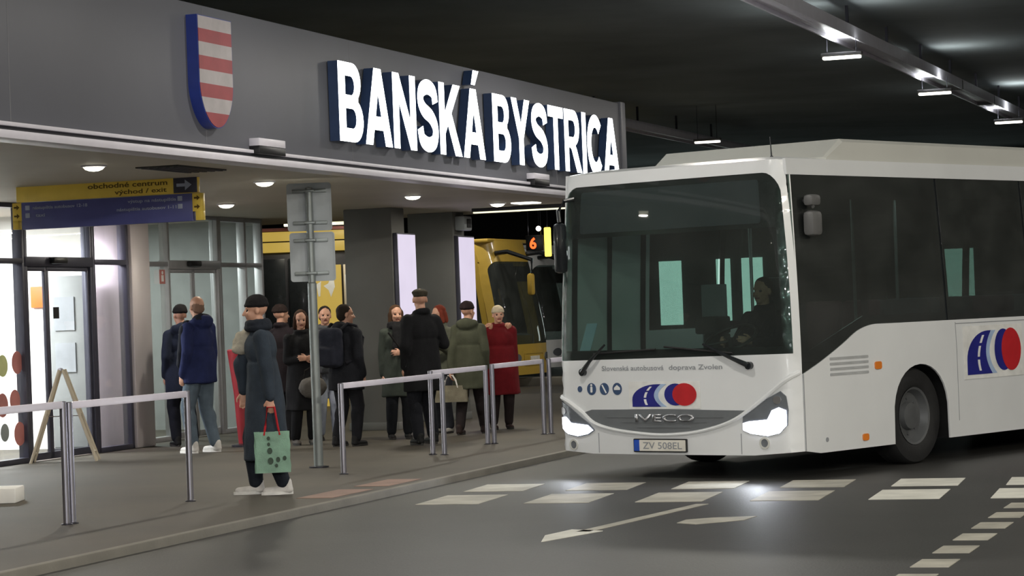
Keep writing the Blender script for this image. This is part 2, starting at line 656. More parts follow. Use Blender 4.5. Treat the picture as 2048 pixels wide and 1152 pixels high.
# road markings
def ground_quad(name, pts, m, z=ROAD, h=0.004):
    bm = nb()
    bot = [bm.verts.new((v, u, z - 0.002)) for u, v in pts]
    top = [bm.verts.new((v, u, z + h)) for u, v in pts]
    bm.faces.new(top)
    n = len(pts)
    for i in range(n):
        bm.faces.new((bot[i], bot[(i + 1) % n], top[(i + 1) % n], top[i]))
    return struct(sbuild(name, bm, m))


for row, (u0, u1) in enumerate(((18.9, 19.82), (20.2, 21.0))):
    for k in range(12):
        c = -7.08 + 0.925 * k - 0.06 * row
        ground_quad('crossing_marking', [(u0, c - 0.27), (u0, c + 0.27), (u1, c + 0.21), (u1, c - 0.33)], 'paint_white' if k > 3 else 'paint_worn')
for k in range(8):
    u = 12.6 + 0.775 * k
    ground_quad('lane_marking', [(u, -2.51), (u, -2.29), (u + 0.42, -2.29), (u + 0.42, -2.51)], 'paint_worn')
# worn direction arrow: head, shaft and a bent branch
ground_quad('arrow_marking', [(15.75, -5.24), (16.5, -5.04), (16.62, -5.3), (16.2, -5.36)], 'paint_white')
ground_quad('arrow_marking', [(16.45, -5.22), (16.45, -5.12), (18.65, -4.84), (18.65, -4.94)], 'paint_worn')
ground_quad('arrow_marking', [(17.05, -4.66), (16.95, -4.5), (17.25, -4.22), (17.55, -4.2), (17.45, -4.5), (17.3, -4.66)], 'paint_worn')
for u0, u1 in ((18.95, 19.85), (20.2, 21.0)):
    ground_quad('crossing_paving', [(u0, -8.42), (u0, -8.1), (u1, -8.1), (u1, -8.42)], 'tactile_red', 0.0)

# ceiling beam and its far twin (cable tray lit from below)
def ceiling_beam(v, u0, u1, label, gap=None):
    root = empty('ceiling_beam', W(u0, v, 5.0), ROT, label, 'beam')
    L = u1 - u0
    bm = nb()
    cuts = [0.0] + (gap or []) + [L]
    for a, b in zip(cuts, cuts[1:]):
        boxr(bm, (-0.14, a, 0.05), (0.14, b - 0.12, 0.17), 0.008)
        boxr(bm, (-0.17, a, 0.0), (-0.14, b - 0.12, 0.17))
        boxr(bm, (0.14, a, 0.0), (0.17, b - 0.12, 0.17))
    build('tray', bm, 'trim_white', root)
    for t in range(int(L / 3.0)):
        bm = nb()
        boxr(bm, (-0.02, 0.98 + t * 3.0, 0.16), (0.02, 1.02 + t * 3.0, 0.5))
        build('hanger', bm, 'steel_dark', root)
    for a in cuts[1:-1]:
        bm = nb()
        boxr(bm, (-0.17, a - 0.14, 0.0), (0.17, a, 0.16), 0.01)
        build('joint_cover', bm, 'lamp_body', root)
    return root


ceiling_beam(-6.6, 24.0, 54.0, 'long white cable tray crossing the ceiling above the white bus', [19.3, 23.2])
ceiling_beam(-13.75, 44.5, 58.0, 'distant white cable tray on ceiling beyond the end of the fascia')


# hanging tube lights
def tube_light(u, v, label, drop=0.26, group='tube lights under the deck'):
    root = empty('tube_light', W(u, v, TUBE_Z), ROT, label, 'light', group)
    bm = nb()
    boxr(bm, (-0.28, -0.06, 0.02), (0.28, 0.06, 0.07), 0.01)
    build('housing', bm, 'lamp_body', root)
    bm = nb()
    boxr(bm, (-0.26, -0.05, -0.02), (0.26, 0.05, 0.02), 0.012)
    build('diffuser', bm, 'tube_glow', root)
    for s in (-0.2, 0.2):
        bm = nb()
        tube(bm, [(s, 0, 0.06), (s, 0, drop)], 0.006, 6)
        build('suspension_rod', bm, 'steel_dark', root)
    return root


tube_light(33.58, -6.61, 'nearest of the hanging tube lights beside the cable tray')
tube_light(40.64, -6.5, 'middle one of the tube lights along the cable tray')
tube_light(48.7, -6.39, 'farthest of the tube lights, at right end of the tray')
tube_light(49.2, -12.5, 'tube light hanging by the distant tray beyond the fascia', drop=0.76, group=None)
area_light('tube_glow', W(49.2, -12.5, TUBE_Z - 0.05), W(49.2, -12.5, 0), 60, 0.5, 0.09, (1.0, 0.95, 0.84))


# soffit downlights
def downlight(u, v, label, power=26):
    root = empty('downlight', W(u, v, 2.88), ROT, label, 'light', 'downlights in the canopy soffit')
    bm = nb()
    lathe(bm, [(0.075, 0.0), (0.112, 0.0), (0.112, -0.012), (0.095, -0.016), (0.088, -0.008), (0.075, -0.006)], n=28, close=False)
    build('rim', bm, 'trim_white', root)
    bm = nb()
    lathe(bm, [(0.001, -0.052), (0.04, -0.048), (0.075, -0.035), (0.095, -0.012), (0.095, 0.0)], n=28)
    build('lens', bm, 'down_glow', root)
    area_light('downlight_glow', W(u, v, 2.82), W(u, v, 0), power, 0.15, 0.15, (1.0, 0.93, 0.78))
    return root


downlight(19.38, -10.41, 'round downlight in soffit above the yellow and blue hanging sign')
downlight(23.07, -10.47, 'round downlight in soffit left of the road sign pole')
downlight(27.04, -12.78, 'round downlight in soffit above the glass vestibule')
downlight(27.42, -10.55, 'round downlight in soffit left of the right column')
downlight(30.48, -10.56, 'round downlight in soffit nearest the white bus')
bm = nb()
boxr(bm, (-10.42, 30.6, 2.866), (-10.12, 30.95, 2.884), 0.006)
tag(sbuild('ceiling_panel_light', bm, 'tube_glow'), 'small flat square light panel in soffit beside the bus', 'light')
for u, v in ((15.5, -10.45), (11.5, -10.45), (8.0, -10.45)):
    area_light('downlight_glow', W(u, v, 2.85), W(u, v, 0), 26, 0.15, 0.15, (1.0, 0.93, 0.78))

# light strips at canopy end and shop
root = empty('strip_light', W(31.72, -10.4, 2.83), ROT, 'thin light strip across the canopy end behind the bus', 'light')
bm = nb()
boxr(bm, (-0.95, -0.04, 0.0), (1.5, 0.04, 0.05), 0.006)
build('housing', bm, 'trim_dark', root)
bm = nb()
boxr(bm, (-0.93, -0.035, -0.018), (1.48, 0.035, 0.0))
build('diffuser', bm, glow('strip_glow', (255, 250, 205), 1.3), root)
for x in (-0.6, 0.9):
    bm = nb()
    boxr(bm, (x - 0.02, -0.11, 0.04), (x + 0.02, 0.0, 0.06))
    build('bracket', bm, 'steel_dark', root)
area_light('strip_glow', W(31.72, -10.1, 2.80), W(31.72, -10.1, 0), 22, 2.4, 0.06, (1.0, 0.95, 0.8))

# ------------------------------------------------------------------ the sign letters and the shield on the fascia
word = empty('illuminated_sign', W(21.63, FV, 3.136), ROT, 'large glowing white city name letters on the grey fascia', 'sign')
LET_H = 0.752
LET = [('B', 0.722), ('A', 0.70), ('N', 0.722), ('S', 0.667), ('K', 0.70), ('\u00c1', 0.70), (' ', 0.27),
       ('B', 0.722), ('Y', 0.667), ('S', 0.667), ('T', 0.611), ('R', 0.722), ('I', 0.285), ('C', 0.722), ('A', 0.70)]
def arc(cx, cy, rx, ry, a0, a1, n=10):
    return [(cx + rx * math.cos(math.radians(a0 + (a1 - a0) * i / n)), cy + ry * math.sin(math.radians(a0 + (a1 - a0) * i / n))) for i in range(n + 1)]


def ribbon(pts, wd):
    lf, rg = [], []
    for i, p in enumerate(pts):
        a, b = pts[max(i - 1, 0)], pts[min(i + 1, len(pts) - 1)]
        dx, dy = b[0] - a[0], b[1] - a[1]
        k = wd / 2 / math.hypot(dx, dy)
        lf.append((p[0] - dy * k, p[1] + dx * k))
        rg.append((p[0] + dy * k, p[1] - dx * k))
    return lf + rg[::-1]


def spline(pts, n):
    out = []
    P = [pts[0]] + list(pts) + [pts[-1]]
    for i in range(1, len(P) - 2):
        for k in range(n):
            t = k / n
            a, b, c, d = P[i - 1], P[i], P[i + 1], P[i + 2]
            out.append(tuple(0.5 * (2 * b[j] + (c[j] - a[j]) * t + (2 * a[j] - 5 * b[j] + 4 * c[j] - d[j]) * t * t + (-a[j] + 3 * b[j] - 3 * c[j] + d[j]) * t ** 3) for j in range(2)))
    out.append(tuple(pts[-1]))
    return out


A_OUT = [(0, 0), (0.235, 0), (0.305, 0.20), (0.635, 0.20), (0.705, 0), (0.94, 0), (0.59, 1), (0.35, 1)]
A_HOLE = [(0.365, 0.375), (0.575, 0.375), (0.47, 0.70)]
B_OUT = [(0, 0)] + arc(0.49, 0.275, 0.31, 0.275, -90, 62) + arc(0.46, 0.755, 0.28, 0.245, -50, 90) + [(0, 1)]
B_HOLES = [[(0.215, 0.17)] + arc(0.45, 0.295, 0.125, 0.125, -90, 90) + [(0.215, 0.42)], [(0.215, 0.59)] + arc(0.42, 0.71, 0.115, 0.12, -90, 90) + [(0.215, 0.83)]]
S_OUT = ribbon(spline([(0.70, 0.69), (0.64, 0.84), (0.40, 0.895), (0.17, 0.83), (0.125, 0.69), (0.25, 0.575), (0.53, 0.485), (0.685, 0.34), (0.63, 0.165), (0.40, 0.105), (0.16, 0.165), (0.09, 0.32)], 5), 0.205)
GLYPH = {
    'A': (0.94, [(A_OUT, [A_HOLE])]),
    '\u00c1': (0.94, [(A_OUT, [A_HOLE]), ([(0.41, 1.06), (0.56, 1.06), (0.74, 1.27), (0.51, 1.27)], [])]),
    'B': (0.80, [(B_OUT, B_HOLES)]),
    'N': (0.84, [([(0, 0), (0.205, 0), (0.205, 0.64), (0.62, 0), (0.84, 0), (0.84, 1), (0.635, 1), (0.635, 0.37), (0.22, 1), (0, 1)], [])]),
    'S': (0.79, [(S_OUT, [])]),
    'K': (0.89, [([(0, 0), (0.21, 0), (0.21, 0.29), (0.335, 0.425), (0.62, 0), (0.89, 0), (0.485, 0.59), (0.87, 1), (0.59, 1), (0.21, 0.575), (0.21, 1), (0, 1)], [])]),
    'Y': (0.88, [([(0.335, 0), (0.545, 0), (0.545, 0.40), (0.88, 1), (0.64, 1), (0.44, 0.61), (0.24, 1), (0, 1), (0.335, 0.40)], [])]),
    'T': (0.78, [([(0.285, 0), (0.495, 0), (0.495, 0.825), (0.78, 0.825), (0.78, 1), (0, 1), (0, 0.825), (0.285, 0.825)], [])]),
    'R': (0.90, [([(0, 0), (0.21, 0), (0.21, 0.39), (0.29, 0.39), (0.37, 0.36), (0.64, 0), (0.90, 0), (0.645, 0.36), (0.57, 0.43)] + arc(0.51, 0.715, 0.29, 0.285, -58, 90) + [(0, 1)], [[(0.21, 0.56)] + arc(0.46, 0.695, 0.13, 0.135, -90, 90) + [(0.21, 0.83)]])]),
    'I': (0.21, [([(0, 0), (0.21, 0), (0.21, 1), (0, 1)], [])]),
    'C': (0.86, [(ribbon(arc(0.46, 0.5, 0.355, 0.395, 42, 318, 26), 0.21), [])]),
    ' ': (0.24, []),
}
GAP = 0.075
TOT = sum(GLYPH[c][0] + GAP for c, _ in LET) - GAP
SX = 9.27 / TOT
x = 0.0
for ch, _ in LET:
    w, shapes = GLYPH[ch]
    if shapes:
        fmx = lambda a, b, o, x=x: V((0.012 + o, (x + a) * SX, b * LET_H))
        bm, face = nb(), nb()
        for o_, h_ in shapes:
            patch(bm, o_, h_, 0.3, fmx, 0.10, 0.10)
            patch(face, o_, h_, 0.3, fmx, 0.105, 0.004)
        lo = build('letter', bm, 'letter_side', word, smooth=30)
        build('letter_face', face, 'letter_glow', lo, smooth=0)
    x += w + GAP
for u in (0.3, 3.0, 6.0, 9.0):
    bm = nb()
    boxr(bm, (-0.005, u, 0.2), (0.014, u + 0.04, 0.5))
    build('mounting_bracket', bm, 'letter_side', word)

shield = empty('coat_of_arms', W(19.02, FV, 3.1), ROT, 'red and white striped shield with blue edge on fascia', 'emblem')
SH_W, SH_H = 0.33, 0.93


def shield_outline(w, h):
    pts = [(-w, h), (-w, h * 0.40)]
    for k in range(1, 12):
        a = math.pi / 2 * k / 12
        pts.append((-w * math.cos(a), h * 0.40 - h * 0.40 * math.sin(a) ** 1.15))
    pts.append((0, 0))
    pts += [(-x, y) for x, y in reversed(pts[:-1])]
    return pts


fm = lambda x, y, o: V((o, x, y))
bm = nb()
patch(bm, shield_outline(SH_W, SH_H), [], 0.06, fm, 0.10, 0.10)
build('shield_box', bm, 'shield_blue', shield)
NB = 7
fo = shield_outline(SH_W - 0.012, SH_H - 0.015)


def clip_band(poly, y0, y1):
    def half(p, y, keep_above):
        out = []
        for i in range(len(p)):
            a, b = p[i], p[(i + 1) % len(p)]
            ia = a[1] >= y if keep_above else a[1] <= y
            ib = b[1] >= y if keep_above else b[1] <= y
            if ia:
                out.append(a)
            if ia != ib:
                t = (y - a[1]) / (b[1] - a[1])
                out.append((a[0] + (b[0] - a[0]) * t, y))
        return out
    return half(half(poly, y0, True), y1, False)


bm = nb()
hh = SH_H - 0.015
edges = [0, 0.115, 0.265, 0.395, 0.525, 0.645, 0.77, 0.885, 1.0][::-1]
edges = [1.0, 0.885, 0.765, 0.64, 0.515, 0.39, 0.265, 0.13, 0.0]
for k in range(8):
    y1, y0 = edges[k] * hh, edges[k + 1] * hh
    pl = clip_band(fo, y0, y1)
    if len(pl) > 2:
        patch(bm, [(px, py + 0.008) for px, py in pl], [], 0.08, fm, 0.104, 0.003, mi=k % 2)
build('striped_face', bm, ['shield_white', 'shield_red'], shield)


# small up-down floodlight boxes under the letters
def wall_lamp(u, label):
    root = empty('wall_lamp', W(u, FV, 2.93), ROT, label, 'lamp', 'box lamps on the fascia')
    bm = nb()
    boxr(bm, (0.0, -0.28, 0.0), (0.10, 0.28, 0.068), 0.006)
    build('housing', bm, 'black', root)
    bm = nb()
    boxr(bm, (0.0, -0.28, 0.07), (0.10, 0.28, 0.138), 0.006)
    tag(build('top_cover', bm, 'trim_white', root), 'white top cover')
    return root


wall_lamp(20.12, 'black box lamp with white top below the shield')
wall_lamp(27.72, 'black box lamp with white top under the lettering near bus')

# ------------------------------------------------------------------ glazed station front
GV = -14.1
TZ = 2.24


def mullion(bm, u, v, z0=0.0, z1=2.88, w=0.06, d=0.1):
    boxr(bm, (v - d, u - w / 2, z0), (v + 0.02, u + w / 2, z1), 0.006)


# window_1: shop window with stickers, left of the sliding door
win = struct(empty('window_1', W(20.0, GV), ROT, None, None))
bm = nb()
for u in (0.03, 1.5, 3.0, 4.5):
    mullion(bm, u, 0)
boxr(bm, (-0.1, 0, TZ - 0.03), (0.02, 4.5, TZ + 0.03), 0.005)
boxr(bm, (-0.1, 0, 0), (0.02, 4.5, 0.06), 0.005)
boxr(bm, (-0.1, 0, 2.83), (0.02, 4.5, 2.88), 0.005)
build('window_frame', bm, 'alu_dark', win)
bm = nb()
boxr(bm, (-0.05, 0.03, 0.06), (-0.035, 4.5, 2.85))
build('window_pane', bm, 'pane', win)
for px, pz, r, mm in ((4.375, 1.117, 0.115, 'sticker_red'), (4.30, 0.70, 0.11, 'sticker_red'), (4.38, 0.33, 0.12, 'sticker_red'), (4.06, 0.36, 0.09, 'sticker_grey'), (4.06, 1.09, 0.11, 'sticker_green'), (4.03, 0.66, 0.12, 'sticker_red'), (3.6, 0.5, 0.13, 'sticker_red'), (3.5, 1.0, 0.12, 'sticker_green')):
    bm = nb()
    patch(bm, disc(px, pz, r, r * 1.1), [], 0.05, lambda a, b, o: V((o, a, b)), -0.028, 0.003)
    build('window_sticker', bm, mm, win)


def sliding_door(name, u0, u1, v, leaf_split, label_sensor):
    root = struct(empty(name, W(u0, v), ROT, None, None))
    L = u1 - u0
    bm = nb()
    mullion(bm, 0.03, 0)
    mullion(bm, L - 0.03, 0)
    boxr(bm, (-0.12, 0, TZ - 0.06), (0.03, L, TZ + 0.05), 0.006)
    boxr(bm, (-0.1, 0, 2.83), (0.02, L, 2.88), 0.005)
    build('door_frame', bm, 'alu_dark' if name == 'door_1' else 'alu', root)
    bm = nb()
    boxr(bm, (-0.05, 0.06, TZ + 0.05), (-0.035, L - 0.06, 2.83))
    build('transom_pane', bm, 'pane', root)
    for a, b in ((0.06, leaf_split), (leaf_split, L - 0.06)):
        bm = nb()
        for q in (a + 0.022, b - 0.022):
            boxr(bm, (-0.045, q - 0.022, 0.01), (-0.005, q + 0.022, TZ - 0.06), 0.004)
        boxr(bm, (-0.045, a, 0.01), (-0.005, b, 0.09), 0.004)
        boxr(bm, (-0.045, a, TZ - 0.11), (-0.005, b, TZ - 0.06), 0.004)
        lf = build('door_leaf', bm, 'alu_dark' if name == 'door_1' else 'alu', root)
        bm = nb()
        boxr(bm, (-0.03, a + 0.04, 0.09), (-0.02, b - 0.04, TZ - 0.11))
        build('door_pane', bm, 'pane', lf)
    bm = nb()
    boxr(bm, (0.03, L * 0.44 - 0.16, TZ - 0.03), (0.10, L * 0.44 + 0.16, TZ + 0.045), 0.02)
    build('door_sensor', bm, 'black', root)
    return root


sliding_door('door_1', 24.53, 26.1, GV, 0.52, None)
# square notice on the door leaf
bm = nb()
boxr(bm, (-0.004, 25.17, 1.59), (0.0, 25.3, 1.72))
tag(sbuild('door_notice', bm, 'black', None, 0, GV), 'small square black notice stuck on the sliding door', 'notice')
# window_2: frosted side light with cladding pillar
win = struct(empty('window_2', W(26.1, GV), ROT, None, None))
bm = nb()
mullion(bm, 0.03, 0)
mullion(bm, 0.87, 0)
boxr(bm, (-0.1, 0, TZ - 0.03), (0.02, 0.9, TZ + 0.03), 0.005)
boxr(bm, (-0.1, 0, 0), (0.02, 0.9, 0.06), 0.005)
build('window_frame', bm, 'alu_dark', win)
bm = nb()
boxr(bm, (-0.05, 0.05, 0.05), (-0.035, 0.86, 2.88))
build('window_pane', bm, 'frost', win)
bm = nb()
boxr(bm, (-0.55, 0, 0), (0.06, 0.48, 2.88), 0.02)
struct(sbuild('pillar', bm, 'cladding', None, 27.0, GV))
# window_3, door_2, window_4: the recessed vestibule
G2 = -14.4
win = struct(empty('window_3', W(27.48, G2), ROT, None, None))
bm = nb()
mullion(bm, 0.04, 0)
boxr(bm, (-0.1, 0, TZ - 0.03), (0.02, 1.18, TZ + 0.03), 0.005)
boxr(bm, (-0.1, 0, 0), (0.02, 1.18, 0.06), 0.005)
build('window_frame', bm, 'alu', win)
bm = nb()
boxr(bm, (-0.05, 0.05, 0.05), (-0.035, 1.16, 2.88))
build('window_pane', bm, 'pane', win)
sliding_door('door_2', 28.64, 30.16, G2, 0.76, None)
bm = nb()
boxr(bm, (0.0, -0.075, -0.09), (0.006, 0.075, 0.09))
boxr(bm, (0.006, -0.03, -0.06), (0.009, 0.03, 0.02), mi=1)
patch(bm, disc(0, 0.05, 0.022), [], 0.02, lambda a, b, o: V((o, a, b)), 0.009, 0.003, mi=1)
tag(sbuild('warning_sign', bm, ['sticker_red', 'logo_white'], None, 28.5, G2 + 0.0, 2.08), 'small red sign with white figure on the vestibule glass', 'sign')
win = struct(empty('window_4', W(30.16, G2), ROT, None, None))
bm = nb()
mullion(bm, 0.03, 0)
mullion(bm, 0.82, 0)
mullion(bm, 1.36, 0)
boxr(bm, (-0.1, 0, TZ - 0.03), (0.02, 1.38, TZ + 0.03), 0.005)
boxr(bm, (-0.1, 0, 0), (0.02, 1.38, 0.06), 0.005)
boxr(bm, (-0.1, 0, 2.82), (0.02, 1.38, 2.88), 0.005)
build('window_frame', bm, 'alu', win)
bm = nb()
boxr(bm, (-0.05, 0.05, 0.05), (-0.035, 1.34, 2.82))
build('window_pane', bm, 'pane', win)

# rooms behind the glass
bm = nb()
boxr(bm, (-19.4, 19.8, 0), (-19.2, 33.0, 2.88))                 # back wall
struct(sbuild('wall_shop', bm, 'white_int'))
bm = nb()
boxr(bm, (-19.2, 27.25, 0), (-14.75, 27.4, 2.88))
struct(sbuild('wall_partition', bm, 'white_int'))
bm = nb()
boxr(bm, (-19.2, 31.55, 0), (-14.5, 31.7, 2.88))
struct(sbuild('wall_vestibule', bm, 'grey_int'))
bm = nb()
boxr(bm, (-19.2, 19.8, 0), (-14.2, 19.95, 2.88))
struct(sbuild('wall_shop_side', bm, 'white_int'))
area_light('shop_light', W(25.0, -16.6, 2.84), W(25.0, -16.6, 0), 720, 2.6, 1.6, (0.98, 0.97, 1.0))
area_light('shop_light', W(21.6, -16.6, 2.84), W(21.6, -16.6, 0), 120, 2.0, 1.6, (0.98, 0.97, 1.0))
area_light('vestibule_light', W(29.5, -16.4, 2.84), W(29.5, -16.4, 0), 170, 1.2, 0.6, (0.95, 1.0, 0.96))
# what stands inside: orange shop banner and a grey door on the partition, counter
bm = nb()
boxr(bm, (-15.55, 27.2, 1.74), (-15.02, 27.245, 2.0), 0.01)
tag(sbuild('shop_banner', bm, 'orange'), 'orange banner on white wall seen through sliding door', 'banner')
root = empty('shop_counter', W(26.6, -17.9), ROT, 'white shop counter inside behind the sliding door', 'counter')
bm = nb()
boxr(bm, (-0.9, -0.3, 0), (0.9, 0.3, 0.92), 0.01)
build('counter_body', bm, 'white_int', root)
bm = nb()
boxr(bm, (-0.95, -0.35, 0.92), (0.95, 0.35, 0.97), 0.01)
build('countertop', bm, 'grey_int', root)
root = empty('poster_stand', W(26.6, -14.72), ROT, 'grey display stand with dark panels behind right door leaf', 'stand')
bm = nb()
boxr(bm, (-0.22, -0.03, 0.05), (0.26, 0.03, 2.1), 0.01)
build('board', bm, 'grey_int', root)
for z0, z1 in ((1.45, 1.85), (0.95, 1.3)):
    bm = nb()
    boxr(bm, (-0.15, -0.045, z0), (0.12, -0.03, z1))
    build('poster', bm, 'text_grey', root)
bm = nb()
boxr(bm, (-0.22, -0.2, 0), (0.26, 0.2, 0.05), 0.01)
build('foot', bm, 'steel_dark', root)

# columns with light boxes
for i, u0 in enumerate((30.12, 32.42)):
    bm = nb()
    boxr(bm, (-12.57, u0, 0), (-11.9, u0 + 0.46, 2.88), 0.012)
    boxr(bm, (-12.585, u0 - 0.015, 0), (-11.885, u0 + 0.475, 0.1), 0.008)
    struct(sbuild('column', bm, 'column'))
    root = empty('light_box', W(u0 + 0.36, -11.9, 0.45), ROT,
                 'glowing white upright light box on the column %s' % ('nearer the road sign' if i == 0 else 'nearer the yellow coach'), 'light box', 'light boxes on the columns')
    bm = nb()
    boxr(bm, (0.0, -0.33, 0.0), (0.06, 0.33, 2.10), 0.006)
    build('casing', bm, 'alu_dark', root)
    bm = nb()
    boxr(bm, (0.06, -0.31, 0.02), (0.066, 0.31, 2.08))
    build('lit_face', bm, 'panel_glow', root)
bm = nb()
boxr(bm, (-11.9, 32.5, 2.62), (-11.75, 32.8, 2.82), 0.02)
boxr(bm, (-11.76, 32.58, 2.66), (-11.74, 32.74, 2.78), mi=1)
tag(sbuild('wall_speaker', bm, ['plate_back', 'black']), 'small grey box fixed high on the column nearer the coach', 'speaker')

# ------------------------------------------------------------------ hanging direction sign
HU = 21.75
hs = empty('hanging_sign', W(HU, -11.55, 2.46), ROT, 'yellow and blue direction sign hanging from soffit at left', 'sign')
# local x = v - (-11.55), faces -y
bm = nb()
boxr(bm, (-0.985, -0.03, 0.27), (0.985, 0.03, 0.435), 0.006)
tag(build('yellow_panel', bm, 'sign_yellow', hs), 'yellow upper panel')
bm = nb()
boxr(bm, (-0.93, -0.035, 0.0), (0.93, 0.035, 0.265), 0.006)
tag(build('blue_panel', bm, 'sign_blue', hs), 'blue lower panel')
bm = nb()
boxr(bm, (-0.9, -0.02, 0.43), (0.98, 0.02, 0.445))
for q in (-0.7, 0.0, 0.7):
    boxr(bm, (q - 0.015, -0.015, 0.43), (q + 0.015, 0.015, 0.45))
build('hanger_rail', bm, 'sign_brown', hs)
bm = nb()
boxr(bm, (0.735, -0.038, 0.275), (0.985, -0.028, 0.425), 0.003)
ax = lambda x, y, o: V((x, -0.038 - o, y))
patch(bm, [(0.77, 0.335), (0.86, 0.335), (0.86, 0.30), (0.93, 0.35), (0.86, 0.40), (0.86, 0.365), (0.77, 0.365)], [], 0.05, ax, 0.003, 0.003, mi=1)
tag(build('arrow_plate', bm, ['alu_dark', 'sign_pale'], hs), 'dark plate with white arrow')
for cx in (0.98, -0.98):
    bm = nb()
    boxr(bm, (cx - 0.05, -0.036, 0.09), (cx + 0.05, 0.036, 0.265), 0.004)
    boxr(bm, (cx - (0.02 if cx > 0 else 0.05), -0.036, 0.005), (cx + (0.05 if cx > 0 else 0.01), 0.036, 0.095), 0.004)
    for cz in (0.22, 0.135):
        patch(bm, [(cx - 0.03, cz - 0.008), (cx, cz - 0.008), (cx, cz - 0.025), (cx + 0.03, cz), (cx, cz + 0.025), (cx, cz + 0.008), (cx - 0.03, cz + 0.008)], [], 0.03, lambda x, y, o: V((x, -0.036 - o, y)), 0.003, 0.003, mi=1)
    tag(build('arrow_tab', bm, ['sign_yellow', 'sign_brown'], hs), 'yellow end tab with arrows')
FACE = Matrix(((1, 0, 0, 0), (0, 0, -1, 0), (0, 1, 0, 0), (0, 0, 0, 1)))
for s, x, z, h, w, m, y in (('obchodn\u00e9 centrum', -0.19, 0.362, 0.05, 0.86, 'sign_brown', 0.033), ('v\u00fdchod / exit', 0.10, 0.295, 0.045, 0.56, 'sign_brown', 0.033),
                            ('n\u00e1stupi\u0161tia autobusov 12-18', -0.80, 0.195, 0.032, 0.60, 'sign_pale', 0.038), ('taxi', -0.77, 0.12, 0.034, 0.10, 'sign_pale', 0.038),
                            ('v\u00fdstup na n\u00e1stupi\u0161tia', 0.24, 0.205, 0.032, 0.52, 'sign_pale', 0.038), ('n\u00e1stupi\u0161tia autobusov 1-11', 0.12, 0.13, 0.032, 0.64, 'sign_pale', 0.038)):
    bm = text_bm(s, w, h, 0.012, 0.001)
    bmesh.ops.transform(bm, matrix=Matrix.Translation((x, -y, z)) @ FACE, verts=bm.verts)
    build('sign_text', bm, m, hs, smooth=0)
for x, z in ((-0.86, 0.195), (-0.86, 0.12), (0.80, 0.205), (0.80, 0.13)):
    bm = nb()
    boxr(bm, (x - 0.025, -0.039, z - 0.006), (x + 0.025, -0.034, z + 0.04), 0.004)
    build('pictogram', bm, 'sign_pale', hs)


# ------------------------------------------------------------------ queue barriers under the fascia
def barrier(u0, u1, v, h, label, start=True):
    root = empty('queue_barrier', W(u0, v), ROT, label, 'barrier', 'steel barriers along the platform edge')
    L = u1 - u0
    bm = nb()
    boxr(bm, (-0.014, 0.028, h - 0.055), (0.014, L - 0.028, h), 0.004)
    tag(build('rail', bm, 'rail_white', root), 'flat white top rail')
    for y in (0.0, L):
        bm = nb()
        lathe(bm, [(0.001, 0.0), (0.027, 0.0), (0.027, h - 0.006), (0.021, h), (0.001, h)], (0, y, 0), n=18)
        po = build('post', bm, 'steel', root)
        bm = nb()
        lathe(bm, [(0.029, 0.0), (0.045, 0.0), (0.045, 0.006), (0.03, 0.012)], (0, y, 0), n=18, close=False)
        build('floor_plate', bm, 'steel_dark', po)
    return root


barrier(14.6, 16.71, -9.31, 0.93, 'barrier reaching out of the left edge of the photo')
barrier(16.80, 18.80, -9.31, 0.92, 'barrier in front of the glass sliding door, two metres long')
barrier(21.83, 24.56, -9.2, 0.86, 'barrier right of the road sign pole, nearest of the four by the waiting people')
barrier(24.64, 26.38, -9.36, 0.885, 'barrier in front of person in olive coat, second of the four by the waiting people')
barrier(26.46, 28.26, -9.31, 0.895, 'barrier in front of person in red coat, third of the four')
barrier(28.34, 30.3, -9.25, 0.90, 'farthest barrier, running behind the front of the white bus')

# ------------------------------------------------------------------ road sign seen from behind
rs = empty('road_sign', W(22.86, -9.9), 0.0, 'road sign pole with two plates seen from behind', 'road sign')
bm = nb()
lathe(bm, [(0.001, 0), (0.047, 0), (0.045, 1.83), (0.036, 1.84), (0.036, 2.78), (0.001, 2.79)], n=20)
build('pole', bm, 'galv', rs)
bm = nb()
lathe(bm, [(0.1, 0.0), (0.1, 0.012), (0.05, 0.02)], n=20, close=False)
build('base_plate', bm, 'steel_dark', rs)
for x0, z0, x1, z1 in ((-0.225, 2.352, 0.218, 2.83), (-0.212, 1.85, 0.236, 2.338)):
    bm = nb()
    patch(bm, rrect(x0, z0, x1, z1, 0.03), [], 0.1, lambda a, b, o: V((a, o, b)), 0.062, 0.012)
    patch(bm, rrect(x0, z0, x1, z1, 0.03), [rrect(x0 + 0.012, z0 + 0.012, x1 - 0.012, z1 - 0.012, 0.025)], 0.1, lambda a, b, o: V((a, o, b)), 0.052, 0.008)
    pl = build('sign_plate', bm, 'plate_back', rs)
    for zz in ((z0 + 0.08), (z1 - 0.08)):
        bm = nb()
        boxr(bm, (-0.17, 0.03, zz - 0.018), (0.17, 0.052, zz + 0.018), 0.004)
        boxr(bm, (-0.055, -0.05, zz - 0.014), (0.055, 0.04, zz + 0.014), 0.006)
        build('clamp', bm, 'galv', pl)

